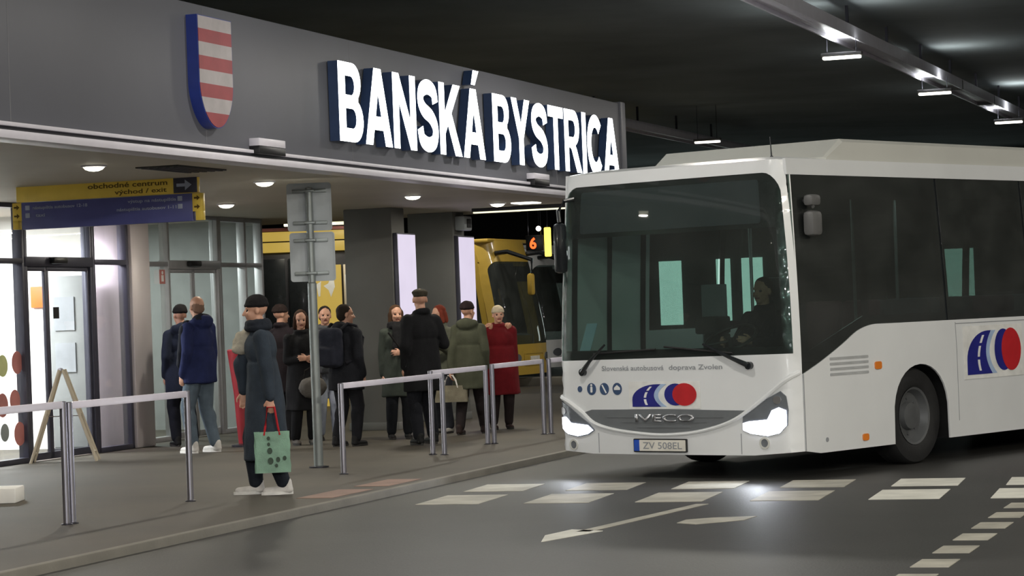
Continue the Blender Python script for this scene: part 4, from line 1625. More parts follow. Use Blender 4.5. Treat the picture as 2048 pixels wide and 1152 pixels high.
# ------------------------------------------------------------------ coaches in the far lane
def coach(loc, rotz, paint, label, lit=True):
    root = empty('coach', loc, rotz, label, 'coach')
    c = Shell(1.25, 2.98, 0.42, 0.34, 0.16, 0.10, 11.0)
    F = c.F
    ws = [(-1.17, 0.86), (1.17, 0.86), (1.19, 1.5), (1.18, 2.3)] + [(1.18 - 0.2 * (1 - math.cos(math.radians(a))), 2.35 + 0.2 * math.sin(math.radians(a))) for a in range(15, 91, 15)] + \
         [(-0.98 - 0.2 * math.sin(math.radians(a)), 2.35 + 0.2 * math.cos(math.radians(a))) for a in range(0, 91, 15)] + [(-1.19, 1.5)]
    bm = nb()
    patch(bm, [(-1.25, 0.24), (1.25, 0.24), (1.25, 2.98), (-1.25, 2.98)], [ws], 0.11, F, 0, 0.03)
    build('front_panel', bm, paint, root)
    bm = nb()
    patch(bm, ws, [], 0.11, F, -0.004, 0.006)
    g = build('windscreen', bm, 'bus_side_glass', root)
    bm = nb()
    patch(bm, [(-1.0, 2.14), (1.0, 2.14), (1.0, 2.46), (-1.0, 2.46)], [], 0.12, F, -0.014, 0.006)
    build('sun_blind', bm, 'bus_black', g)
    bm = nb()
    patch(bm, rrect(-0.55, 0.42, 0.55, 0.70, 0.05), [rrect(-0.5, 0.46, 0.5, 0.66, 0.04)], 0.1, F, 0.012, 0.015)
    build('bumper_panel', bm, paint, root)
    bm = nb()
    patch(bm, rrect(-0.26, 0.50, 0.26, 0.61, 0.01), [], 0.1, F, 0.012, 0.012)
    build('number_plate', bm, 'plate_white', root)
    for sg in (-1, 1):
        bm = nb()
        patch(bm, disc(sg * 0.85, 0.58, 0.17, 0.09), [], 0.05, F, 0.014, 0.014)
        build('headlight', bm, 'lens', root)
        mp = c.side(sg)
        y0 = 0.50
        a1, a2 = arch(2.4, 0.55, 1.02, 0.24), arch(8.2, 0.55, 1.02, 0.24)
        bm = nb()
        patch(bm, [(y0, 0.24)] + a1 + a2 + [(11, 0.24), (11, 1.12), (y0, 1.02)], [], 0.2, mp, 0, 0.03)
        build('side_panel', bm, paint, root)
        bm = nb()
        patch(bm, [(y0 + 0.2, 2.55), (11, 2.55), (11, 2.98), (y0 + 0.36, 2.98)], [], 0.2, mp, 0, 0.03)
        build('cant_rail', bm, paint, root)
        for k in range(6):
            a = y0 + 0.12 + k * 1.74
            bm = nb()
            sl = 0.22 if k == 0 else 0
            patch(bm, [(a, 1.06), (a + 1.66, 1.1), (a + 1.66, 2.55), (a + sl, 2.55)], [], 0.2, mp, -0.005, 0.006)
            build('side_window', bm, 'bus_side_glass', root)
            if k == 0:
                bm = nb()
                patch(bm, [(y0 - 0.02, 1.02), (y0 + 0.1, 1.05), (y0 + 0.36, 2.6), (y0 + 0.24, 2.6)], [], 0.2, mp, 0.002, 0.03)
                build('corner_pillar', bm, paint, root)
        wheel(root, sg * 1.06, 2.4, 0.5, sg)
        wheel(root, sg * 1.06, 8.2, 0.5, sg)
        # mirror arm curving forward from the roof corner
        bm = nb()
        p0 = F(sg * 0.95, 2.72, 0.0)
        tube(bm, [p0, p0 + V((sg * 0.05, -0.28, 0.02)), V((sg * 1.10, -0.42, 2.55)), V((sg * 1.14, -0.42, 2.28))], [0.05, 0.045, 0.04, 0.03], 8)
        ar = build('mirror_arm', bm, 'bus_black', root)
        bm = nb()
        box(bm, (sg * 1.14, -0.40, 2.06), (0.2, 0.12, 0.44), 0.05)
        build('wing_mirror', bm, paint if sg < 0 else 'bus_black', ar)
    bm = nb()
    boxr(bm, (-1.13, 0.5, 2.94), (1.13, 11, 3.02), 0.03)
    build('roof', bm, paint, root)
    bm = nb()
    boxr(bm, (-1.2, 10.9, 0.24), (1.2, 11, 2.96))
    build('rear_panel', bm, paint, root)
    bm = nb()
    boxr(bm, (-1.2, 0.45, 0.28), (1.2, 1.8, 0.7))
    boxr(bm, (-0.85, 1.8, 0.28), (0.85, 3.0, 0.7))
    boxr(bm, (-1.2, 3.0, 0.28), (1.2, 10.9, 0.7))
    build('floor_plate', bm, 'bus_int', root)
    for r_ in range(5):
        for x_ in (-0.85, -0.4, 0.4, 0.85):
            bm = nb()
            seat_mesh(bm, x_, 2.2 + 0.9 * r_, 0.7)
            build('passenger_seat', bm, 'seat_red', root)
    cl = area_light('coach_fill', (0, 3.0, 2.8), (0, 3.0, 0), 45, 0.4, 3.5, (1.0, 0.96, 0.9))  # added lamp brightening the dark inside of the coach
    cl.parent = root
    cl.rotation_euler = (0, 0, 0)
    return root


coach((0.42, 51.2, ROAD), math.radians(69), 'yellow', 'yellow coach waiting in the far lane behind person in red')
coach((1.35, 57.2, ROAD), math.radians(69), 'bus_white', 'white coach parked behind the yellow coach')

# ------------------------------------------------------------------ kiosk and things of the far platform
ki = empty('kiosk', (-3.6, 42.0, 0), 0.0, 'kiosk with yellow lit sign behind the road sign plates', 'kiosk')
bm = nb()
boxr(bm, (-1.1, 0.05, 0), (1.0, 2.4, 3.0), 0.02)
build('body', bm, 'trim_dark', ki)
bm = nb()
boxr(bm, (-0.62, -0.02, 2.80), (0.9, 0.06, 2.955), 0.008)
boxr(bm, (-0.62, -0.02, 2.61), (0.9, 0.06, 2.775), 0.008)
boxr(bm, (-0.64, 0.0, 2.97), (0.9, 0.06, 3.02), mi=1)
tag(build('lit_sign', bm, ['yellow_glow', 'sticker_red'], ki), 'two glowing yellow sign strips')
bm = nb()
boxr(bm, (0.28, -0.03, 0.0), (0.74, 0.05, 2.37), 0.008)
boxr(bm, (0.78, -0.03, 0.0), (0.9, 0.05, 2.37), 0.008, mi=1)
for pts in ([(0.32, 2.05), (0.40, 2.10), (0.38, 1.85), (0.35, 1.84)], [(0.44, 2.02), (0.52, 2.06), (0.60, 2.26), (0.63, 2.0), (0.56, 1.83), (0.52, 1.95)], [(0.8, 2.2), (0.87, 2.2), (0.86, 1.86), (0.82, 1.84)]):
    patch(bm, pts, [], 0.1, lambda a, b, o: V((a, -o, b)), 0.036, 0.008, mi=2)  # white splashes painted in for lamp reflections on the panel
tag(build('yellow_panel', bm, ['yellow_glow', 'wood_pale', 'logo_white'], ki), 'lit yellow poster panel')
bm = nb()
boxr(bm, (-0.6, -0.03, 0.0), (0.24, 0.05, 1.08), 0.01)
build('counter_front', bm, 'yellow', ki)
bm = nb()
boxr(bm, (-0.58, 0.0, 1.10), (-0.2, 0.045, 2.5), 0.005)
boxr(bm, (-0.14, 0.0, 1.10), (0.22, 0.045, 2.5), 0.005)
build('kiosk_window', bm, 'bus_black', ki)
bm = nb()
boxr(bm, (-0.14, -0.6, 3.02), (1.02, -0.5, 3.07), 0.01)
tag(build('strip_lamp', bm, bpy.data.materials['strip_glow'], ki), 'white strip lamp above the kiosk')
for x_ in (0.0, 0.9):
    bm = nb()
    tube(bm, [(x_, -0.55, 3.06), (x_, 0.3, 2.99)], 0.012, 6)
    build('lamp_bracket', bm, 'steel_dark', ki)
area_light('kiosk_light', (-3.2, 41.3, 3.05), (-3.3, 41.5, 0), 30, 1.2, 0.1, (1.0, 0.93, 0.75))

dp = empty('departure_display', (0.47, 48.0, 2.62), 0.0, 'small hanging display with glowing orange digit by the coach', 'display')
bm = nb()
boxr(bm, (-0.17, -0.04, 0.0), (0.17, 0.06, 0.30), 0.01)
build('casing', bm, 'black', dp)
tb_ = text_bm('6', 0.13, 0.21, 0.03, 0.002)
bmesh.ops.transform(tb_, matrix=Matrix.Translation((-0.1, -0.044, 0.045)) @ FACE, verts=tb_.verts)
tag(build('digit', tb_, 'led_red', dp, smooth=0), 'glowing orange digit')
for x_ in (-0.12, 0.12):
    bm = nb()
    tube(bm, [(x_, 0.01, 0.29), (x_, 0.01, 2.9)], 0.008, 6)
    build('suspension_rod', bm, 'steel_dark', dp)
yl = empty('platform_marker', (0.72, 48.0, 2.5), 0.0, 'upright glowing yellow marker hanging beside the orange display', 'marker light')
bm = nb()
boxr(bm, (-0.065, -0.05, 0.0), (0.065, 0.05, 0.56), 0.02)
build('lit_body', bm, 'post_glow', yl)
bm = nb()
tube(bm, [(0, 0, 0.55), (0, 0, 3.02)], 0.008, 6)
build('suspension_rod', bm, 'steel_dark', yl)
gl_ = empty('globe_lamp', (0.55, 47.9, 3.04), 0.0, 'small white globe lamp above the orange display', 'lamp')
bm = nb()
ell(bm, (0, 0, 0), (0.05, 0.05, 0.05), 16, 10)
build('globe', bm, 'tube_glow', gl_)
bm = nb()
tube(bm, [(0, 0, 0.045), (0, 0, 2.48)], 0.006, 6)
build('suspension_rod', bm, 'steel_dark', gl_)

# added backdrop wall with glowing panels, making bright patches in the bus windows
bm = nb()
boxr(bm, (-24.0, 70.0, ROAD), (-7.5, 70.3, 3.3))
struct(sbuild('wall_backdrop', bm, 'concrete_wall'))
for k, (v0, v1) in enumerate(((-22.0, -21.0), (-19.35, -18.7), (-17.65, -17.25), (-16.9, -16.3), (-11.2, -10.3))):
    bm = nb()
    boxr(bm, (v0, 69.9, 0.9), (v1, 70.0, 2.75))
    struct(sbuild('window_%d' % (5 + k), bm, 'backdrop_glow'))


# ------------------------------------------------------------------ people
CLOTH = {}


def cloth(rgb, rough=0.9):
    k = (rgb, rough)
    if k not in CLOTH:
        CLOTH[k] = mat('cloth_%d' % len(CLOTH), rgb, rough, var=0.16, scale=9, bump=0.35, bscale=120, spec=0.2)
    return CLOTH[k]


def remesh(bm, voxel, smooth=3, fold=None):
    """merge overlapping solids into one continuous skin"""
    me = bpy.data.meshes.new('tmp')
    bm.to_mesh(me)
    bm.free()
    o = bpy.data.objects.new('tmp', me)
    C.objects.link(o)
    r = o.modifiers.new('r', 'REMESH')
    r.mode = 'VOXEL'
    r.voxel_size = voxel
    s = o.modifiers.new('s', 'SMOOTH')
    s.iterations = smooth
    s.factor = 0.5
    dg = bpy.context.evaluated_depsgraph_get()
    out = bpy.data.meshes.new_from_object(o.evaluated_get(dg))
    bpy.data.objects.remove(o)
    bpy.data.meshes.remove(me)
    b2 = nb()
    b2.from_mesh(out)
    bpy.data.meshes.remove(out)
    if fold:
        amp, sx, sz, seed = fold
        b2.normal_update()
        mv = []
        for v in b2.verts:
            p = v.co
            q = V((p.x * sx + seed, p.y * sx, p.z * sz))
            mv.append(v.normal * (amp * (noise.noise(q) + 0.5 * noise.noise(q * 2.3))))
        for v, d in zip(b2.verts, mv):
            v.co += d
    return b2


class Pose:
    pass


def skeleton(H, arms, legs, lean=0.0, head_yaw=0.0, head_pitch=0.0, seat=None):
    """joints of a figure that faces -Y with its feet on z = 0"""
    k = H / 1.75
    p = Pose()
    p.k = k
    base = 0.93 * k if seat is None else seat
    p.pel = V((0, 0, base))
    up_ = Matrix.Rotation(lean, 3, 'X') @ V((0, 0, 1))      # positive lean tips forward (towards -Y)
    p.up = up_
    p.T = lambda x, y, z: p.pel + Matrix.Rotation(lean, 3, 'X') @ V((x * k, y * k, (z - 0.93) * k))
    p.neck = p.T(0, 0.01, 1.46)
    p.head = p.T(0, -0.012, 1.628)
    p.hr = Matrix.Rotation(head_yaw, 3, 'Z') @ Matrix.Rotation(lean * 0.4 + head_pitch, 3, 'X')
    p.arm = {}
    for sd, sg in (('L', 1), ('R', -1)):
        sh_ = p.T(sg * 0.168, 0.0, 1.385)
        u, f = arms[sd]
        u = V((u[0] * sg, u[1], u[2])).normalized()
        f = V((f[0] * sg, f[1], f[2])).normalized()
        el = sh_ + u * 0.285 * k
        wr = el + f * 0.25 * k
        p.arm[sd] = (sh_, el, wr, u, f, sg)
    p.leg = {}
    for sd, sg in (('L', 1), ('R', -1)):
        hip = p.pel + V((sg * 0.088 * k, 0, -0.02 * k))
        g = legs[sd]
        if len(g) == 2:
            ank = V((sg * 0.095 * k + g[0], g[1] + 0.03, 0.085 * k))
            mid = (hip + ank) / 2
            d = (ank - hip).length
            full = 0.845 * k
            b = math.sqrt(max(0.0, (full / 2) ** 2 - (d / 2) ** 2)) if d < full else 0.0
            knee = mid + V((0, -min(b, 0.22), 0))
            toe = V((0, -1, 0))
        else:
            knee = V((sg * 0.11 * k, g[0], g[1]))
            ank = V((sg * 0.12 * k, g[2], 0.085 * k))
            toe = V((0, -1, 0))
        p.leg[sd] = (hip, knee, ank, toe, sg)
    return p


def body_mesh(p, eyes=True, fist=('L', 'R')):
    k = p.k
    bm = nb()
    T = p.T
    ell(bm, T(0, 0.0, 0.96), (0.155 * k, 0.105 * k, 0.12 * k))
    ell(bm, T(0, 0.0, 1.10), (0.132 * k, 0.092 * k, 0.15 * k))
    ell(bm, T(0, 0.0, 1.28), (0.16 * k, 0.105 * k, 0.17 * k))
    cap(bm, T(-0.13, 0.005, 1.385), T(0.13, 0.005, 1.385), 0.052 * k, 0.052 * k)
    cap(bm, T(0, 0.012, 1.40), p.head + p.hr @ V((0, 0.005, -0.05)) * k, 0.062 * k, 0.054 * k)
    Hd = lambda x, y, z: p.head + p.hr @ (V((x, y, z)) * k)
    R = p.hr
    ell(bm, Hd(0, 0.014, 0.030), (0.077 * k, 0.098 * k, 0.091 * k), rot=R)
    ell(bm, Hd(0, -0.024, -0.035), (0.062 * k, 0.069 * k, 0.082 * k), rot=R)
    ell(bm, Hd(0, -0.062, -0.092), (0.026 * k, 0.026 * k, 0.020 * k), rot=R)
    cap(bm, Hd(0, -0.082, 0.012), Hd(0, -0.107, -0.032), 0.009 * k, 0.014 * k, 8)
    cap(bm, Hd(-0.035, -0.074, 0.026), Hd(0.035, -0.074, 0.026), 0.012 * k, 0.012 * k, 8)
    for s in (-1, 1):
        ell(bm, Hd(s * 0.076, 0.012, -0.008), (0.011 * k, 0.021 * k, 0.032 * k), 10, 8, rot=R)
        ell(bm, Hd(s * 0.034, -0.062, -0.028), (0.026 * k, 0.024 * k, 0.024 * k), 10, 8, rot=R)
    for sd in 'LR':
        sh_, el, wr, u, f, sg = p.arm[sd]
        cap(bm, sh_, el, 0.052 * k, 0.040 * k)
        cap(bm, el, wr, 0.041 * k, 0.027 * k)
        # hand: palm, four fingers, thumb
        inn = V((-sg, 0, 0))
        n = (inn - f * inn.dot(f))
        n = n.normalized() if n.length > 0.2 else V((0, 0, -1))
        wv = f.cross(n).normalized()
        if wv.y > 0 or (abs(wv.y) < 0.2 and wv.z < 0):
            wv = -wv                                        # thumb side looks forward / up
        pc = wr + f * 0.045 * k
        cap(bm, wr + f * 0.012 * k, wr + f * 0.078 * k, 0.030 * k, 0.038 * k, 10, (n, 0.42))
        curl = math.radians(34)
        for i, ln in enumerate((0.070, 0.080, 0.074, 0.058)):
            off = (1.5 - i) * 0.0205
            b = wr + f * (0.095 - 0.004 * abs(i - 1)) * k + wv * off * k
            sp_ = wv * (0.10 * (1.5 - i) / 1.5)
            d1 = (f * math.cos(curl * 0.6) + n * math.sin(curl * 0.6) + sp_).normalized()
            d2 = (f * math.cos(curl * 2.0) + n * math.sin(curl * 2.0) + sp_ * 0.6).normalized()
            m_ = b + d1 * ln * 0.55 * k
            cap(bm, b - d1 * 0.02 * k, m_, 0.0092 * k, 0.0084 * k, 8)
            cap(bm, m_, m_ + d2 * ln * 0.48 * k, 0.0084 * k, 0.0074 * k, 8)
        tb = wr + f * 0.03 * k + wv * 0.026 * k
        t1 = tb + (f * 0.65 + wv * 0.62 + n * 0.30).normalized() * 0.042 * k
        cap(bm, tb, t1, 0.0125 * k, 0.0105 * k, 8)
        cap(bm, t1, t1 + (f * 0.9 + wv * 0.15 + n * 0.4).normalized() * 0.032 * k, 0.0105 * k, 0.0085 * k, 8)
    for sd in 'LR':
        hip, knee, ank, toe, sg = p.leg[sd]
        cap(bm, hip, knee, 0.084 * k, 0.054 * k)
        cap(bm, knee, ank, 0.052 * k, 0.036 * k)
        cf = knee.lerp(ank, 0.3) + V((0, 0.022 * k, 0))
        ell(bm, cf, (0.044 * k, 0.048 * k, 0.11 * k))
        cap(bm, ank + V((0, 0.03, -0.045 * k)), ank + toe * 0.15 * k + V((0, 0, -0.06 * k)), 0.032 * k, 0.024 * k)
    b2 = remesh(bm, 0.0075, 2)
    # face colours by place
    inv = p.hr.transposed()
    for f in b2.faces:
        c = inv @ (f.calc_center_median() - p.head) / k
        if c.length < 0.2 and c.y < -0.05:
            for s in (-1, 1):
                if (c - V((s * 0.032, c.y, 0.002))).length < 0.0105:
                    f.material_index = 2
            if abs(c.x) < 0.024 and abs(c.z + 0.062) < 0.008:
                f.material_index = 1
    return b2


def shoe(p, sd, root, m, sole):
    hip, knee, ank, toe, sg = p.leg[sd]
    k = p.k
    bm = nb()
    cap(bm, ank + V((0, 0.02, 0.02)), ank + V((0, 0.03, -0.04 * k)), 0.047 * k, 0.044 * k)
    cap(bm, ank + V((0, 0.035, -0.045 * k)), ank + toe * 0.155 * k + V((0, 0, -0.052 * k)), 0.043 * k, 0.036 * k, 12, (V((0, 0, 1)), 0.95))
    o = build('shoe', remesh(bm, 0.009, 3), m, root)
    bm = nb()
    z0 = ank.z - 0.085 * k
    pts = [(ank.x + rx * math.cos(a) * k, ank.y - 0.058 * k + (0.145 if math.sin(a) < 0 else 0.135) * math.sin(a) * k) for a in [2 * math.pi * i / 20 for i in range(20)] for rx in (0.046 if math.sin(a) < 0.2 else 0.04,)]
    patch(bm, pts, [], 0.1, lambda a, b, o_: V((a, b, o_)), z0 + 0.026, 0.026)
    build('sole', bm, sole, o)


def trousers(p, root, m, fit=0.024, hem=None, seed=0.0):
    k = p.k
    bm = nb()
    ell(bm, p.T(0, 0, 0.96), ((0.158 + fit) * k, (0.108 + fit) * k, 0.13 * k))
    ell(bm, p.T(0, 0, 1.05), ((0.142 + fit) * k, (0.098 + fit) * k, 0.10 * k))
    for sd in 'LR':
        hip, knee, ank, toe, sg = p.leg[sd]
        cap(bm, hip, knee, (0.084 + fit) * k, (0.060 + fit) * k)
        e = ank + (knee - ank).normalized() * 0.03 * k
        cap(bm, knee, e, (0.060 + fit) * k, (0.042 + fit) * k)
        ell(bm, knee.lerp(ank, 0.3) + V((0, 0.018 * k, 0)), ((0.05 + fit * 0.9) * k, (0.054 + fit * 0.9) * k, 0.13 * k))
    return build('trousers', remesh(bm, 0.012, 2, (0.006, 7, 4, seed)), m, root)


def coat(p, root, m, hem=0.72, flare=0.03, bulk=0.03, collar='stand', seed=0.0, name='coat', sleeves=True, quilt=0.0):
    """jacket or coat down to height hem (fraction of a 1.75 m figure, in metres)"""
    k = p.k
    bm = nb()
    T = p.T
    ell(bm, T(0, 0.0, 1.27), ((0.158 + bulk) * k, (0.112 + bulk) * k, 0.19 * k))
    ell(bm, T(0, 0.0, 1.12), ((0.145 + bulk) * k, (0.105 + bulk) * k, 0.2 * k))
    for s_ in (-1, 1):
        cap(bm, T(s_ * 0.03, 0.012, 1.425), T(s_ * 0.15, 0.005, 1.375), (0.056 + bulk * 0.4) * k, (0.052 + bulk * 0.45) * k)
    # skirt as stacked ovals
    n = 28
    rings = []
    top = 1.16
    steps = max(3, int((top - hem) / 0.06))
    for i in range(steps + 1):
        z = top + (hem - top) * i / steps
        t = i / steps
        w_ = (0.148 + bulk + 0.022 * min(1, t * 2) + flare * t) * k
        d_ = (0.108 + bulk + 0.016 * min(1, t * 2) + flare * 0.9 * t) * k
        c = T(0, 0.0, z) if z > 0.9 else V((p.pel.x, p.pel.y, z * k))
        ring = []
        for q in range(n):
            a = 2 * math.pi * q / n
            wob = 1 + 0.05 * t * math.sin(a * 5 + seed)
            ring.append(bm.verts.new(c + V((w_ * math.cos(a) * wob, d_ * math.sin(a) * wob, 0))))
        rings.append(ring)
    for a, b in zip(rings, rings[1:]):
        for q in range(n):
            bm.faces.new((a[q], a[(q + 1) % n], b[(q + 1) % n], b[q]))
    bm.faces.new(rings[0])
    bm.faces.new(rings[-1][::-1])
    for sd in 'LR':
        sh_, el, wr, u, f, sg = p.arm[sd]
        cap(bm, sh_, el, (0.055 + bulk * 0.55) * k, (0.046 + bulk * 0.5) * k)
        cap(bm, el, wr - f * 0.005, (0.046 + bulk * 0.5) * k, (0.037 + bulk * 0.3) * k)
    if collar == 'stand':
        for i in range(12):
            a, b = 2 * math.pi * i / 12, 2 * math.pi * (i + 1) / 12
            cap(bm, T(0.075 * math.cos(a), 0.012 + 0.07 * math.sin(a), 1.485 + 0.014 * math.sin(a)), T(0.075 * math.cos(b), 0.012 + 0.07 * math.sin(b), 1.485 + 0.014 * math.sin(b)), 0.032 * k, 0.032 * k, 8)
    elif collar == 'hood':
        ell(bm, T(0, 0.10, 1.46), (0.125 * k, 0.075 * k, 0.085 * k))
        for s in (-1, 1):
            cap(bm, T(s * 0.1, 0.07, 1.465), T(s * 0.075, -0.06, 1.44), 0.05 * k, 0.035 * k)
    b2 = remesh(bm, 0.013, 3, (0.012, 6, 3.2, seed))
    if quilt:
        b2.normal_update()
        mv = [v.normal * quilt * math.sin(v.co.z * 70) for v in b2.verts]
        for v, d in zip(b2.verts, mv):
            v.co += d
    return build(name, b2, m, root)


def hair(p, root, m, style='short'):
    k = p.k
    Hd = lambda x, y, z: p.head + p.hr @ (V((x, y, z)) * k)
    R = p.hr
    bm = nb()
    name = 'hair'
    if style in ('short', 'long', 'bob'):
        ell(bm, Hd(0, 0.030, 0.050), (0.085 * k, 0.096 * k, 0.084 * k), rot=R)
        ell(bm, Hd(0, 0.055, 0.0), (0.080 * k, 0.068 * k, 0.085 * k), rot=R)
        if style != 'short':
            ln = -0.24 if style == 'long' else -0.10
            for s in (-1, 1):
                cap(bm, Hd(s * 0.068, 0.0, 0.03), Hd(s * 0.082, 0.0, ln), 0.032 * k, 0.026 * k)
                cap(bm, Hd(s * 0.05, 0.06, 0.0), Hd(s * 0.06, 0.07, ln), 0.045 * k, 0.035 * k)
            cap(bm, Hd(0, 0.075, 0.0), Hd(0, 0.08, ln), 0.05 * k, 0.04 * k)
    elif style == 'beanie':
        name = 'knitted_hat'
        ell(bm, Hd(0, 0.02, 0.062), (0.088 * k, 0.104 * k, 0.080 * k), rot=R)
        for i in range(16):
            a, b = 2 * math.pi * i / 16, 2 * math.pi * (i + 1) / 16
            cap(bm, Hd(0.078 * math.cos(a), 0.018 + 0.095 * math.sin(a), 0.045), Hd(0.078 * math.cos(b), 0.018 + 0.095 * math.sin(b), 0.045), 0.018 * k, 0.018 * k, 8)
    elif style == 'flatcap':
        name = 'flat_cap'
        ell(bm, Hd(0, 0.012, 0.078), (0.092 * k, 0.118 * k, 0.042 * k), rot=R)
        ell(bm, Hd(0, 0.03, 0.055), (0.084 * k, 0.095 * k, 0.05 * k), rot=R)
        cap(bm, Hd(-0.035, -0.10, 0.055), Hd(0.035, -0.10, 0.055), 0.035 * k, 0.035 * k, 10, (p.hr @ V((0, 0, 1)), 0.3))
    elif style == 'stubble':
        ell(bm, Hd(0, 0.022, 0.022), (0.0755 * k, 0.0905 * k, 0.075 * k), rot=R)
        ell(bm, Hd(0, 0.05, -0.02), (0.070 * k, 0.055 * k, 0.06 * k), rot=R)
    return build(name, remesh(bm, 0.010, 2, (0.004, 30, 18, 3.0)), m, root)


def scarf(p, root, m, r=0.036, name='scarf', tails=False):
    bm = nb()
    T = p.T
    for h_, rr in ((1.475, 0.092), (1.51, 0.085)):
        for i in range(14):
            a, b = 2 * math.pi * i / 14, 2 * math.pi * (i + 1) / 14
            cap(bm, T(rr * math.cos(a), rr * 0.95 * math.sin(a), h_), T(rr * math.cos(b), rr * 0.95 * math.sin(b), h_), r * p.k, r * p.k, 8)
    if tails:
        cap(bm, T(0.03, -0.11, 1.46), T(0.04, -0.155, 1.12), 0.05 * p.k, 0.045 * p.k, 10, (V((0, 1, 0)), 0.5))
        cap(bm, T(-0.03, -0.11, 1.46), T(-0.05, -0.155, 1.2), 0.045 * p.k, 0.04 * p.k, 10, (V((0, 1, 0)), 0.5))
    return build(name, remesh(bm, 0.011, 2, (0.006, 20, 20, 1.0)), m, root)


DOWN = ((0.10, 0.02, -1), (0.04, -0.12, -1))
POCKET = ((0.22, 0.14, -1), (-0.10, -0.42, -1))
FOLD = ((0.16, -0.10, -1), (-0.75, -0.62, 0.08))
PHONE = ((0.12, -0.25, -1), (-0.35, -0.85, 0.35))


def person(loc, face, H, label, arms=('D', 'D'), legs=None, lean=0.0, yaw=0.0, pitch=0.0, seat=None, skin='skin', seed=0.0):
    """face: heading in degrees, 0 = towards the camera, -90 = towards photo left, 180 = away"""
    A = {'D': DOWN, 'P': POCKET, 'F': FOLD, 'H': PHONE}
    am = {'L': A.get(arms[0], arms[0]) if isinstance(arms[0], str) else arms[0], 'R': A.get(arms[1], arms[1]) if isinstance(arms[1], str) else arms[1]}
    root = empty('person', loc, math.radians(face), label, 'person')
    p = skeleton(H, am, legs or {'L': (0.01, -0.02), 'R': (-0.01, 0.03)}, lean, math.radians(yaw), math.radians(pitch), seat)
    p.root = root
    build('body', body_mesh(p), [skin, 'lip', 'eye'], root, smooth=60)
    return root, p


def dress(pr, coat_rgb, leg_rgb, shoe_rgb, sole_rgb=(60, 58, 56), hair_rgb=(40, 32, 28), hair_style='short', seed=0.0, **ck):
    root, p = pr
    trousers(p, root, cloth(leg_rgb), ck.pop('fit', 0.024), seed=seed)
    cn = ck.pop('coat_name', 'coat')
    coat(p, root, cloth(coat_rgb), seed=seed, name=cn, **ck)
    hair(p, root, cloth(hair_rgb), hair_style)
    for sd in 'LR':
        shoe(p, sd, root, cloth(shoe_rgb, 0.6), cloth(sole_rgb, 0.7))


def world_pt(root, v):
    return root.location + Matrix.Rotation(root.rotation_euler.z, 3, 'Z') @ V(v)


# dark figure half hidden behind the man in blue
pr = person((-4.02, 30.2, 0), -150, 1.70, 'person in dark navy coat half hidden behind the man in blue jacket', ('P', 'P'))
dress(pr, (34, 40, 56), (28, 30, 38), (26, 26, 28), hair_rgb=(30, 28, 28), hair_style='beanie', hem=0.66, seed=1.0, collar='hood')
# man in the blue jacket
pr = person((-3.60, 28.55, 0), -128, 1.785, 'bald person in blue jacket and pale jeans near the vestibule', ('P', 'D'), {'L': (0.02, -0.06), 'R': (-0.02, 0.07)}, yaw=-20)
dress(pr, (38, 45, 84), (92, 104, 116), (206, 202, 198), (225, 222, 218), (132, 104, 90), 'stubble', 2.0, hem=0.78, bulk=0.042, flare=0.0, collar='hood', coat_name='jacket')
root, p = pr
bm = nb()
ell(bm, p.T(0, 0.07, 1.47), (0.15, 0.10, 0.09))
cap(bm, p.T(0.19, -0.02, 1.38), p.T(0.14, -0.14, 1.0), 0.07, 0.06)
cap(bm, p.T(0.10, -0.07, 1.42), p.T(0.08, -0.16, 0.9), 0.07, 0.06)
tag(build('jacket_front', remesh(bm, 0.013, 3, (0.008, 8, 5, 4.0)), cloth((34, 36, 44)), root), 'dark hood and front of the jacket')

# woman with the pale green bag
pr = person((-2.135, 21.30, 0), -82, 1.69, 'person in long dark coat carrying the pale green paper bag',
            (((0.14, 0.16, -1), (0.06, 0.07, -1)), ((0.08, -0.62, -0.80), (0.0, 0.06, -1))), {'L': (0.0, 0.10), 'R': (0.0, -0.13)}, lean=0.07, pitch=2)
dress(pr, (52, 60, 70), (36, 40, 48), (208, 204, 200), (228, 226, 222), (30, 28, 30), 'beanie', 3.0, hem=0.30, flare=0.045, bulk=0.035, collar='stand')
root, p = pr
scarf(p, root, cloth((36, 40, 48)), 0.040)
w1 = p.arm['L']
hand = w1[2] + w1[4] * 0.10
bagp = world_pt(root, hand)
# red and white load under the other arm: a long red rolled parcel with white top
w2 = p.arm['R']


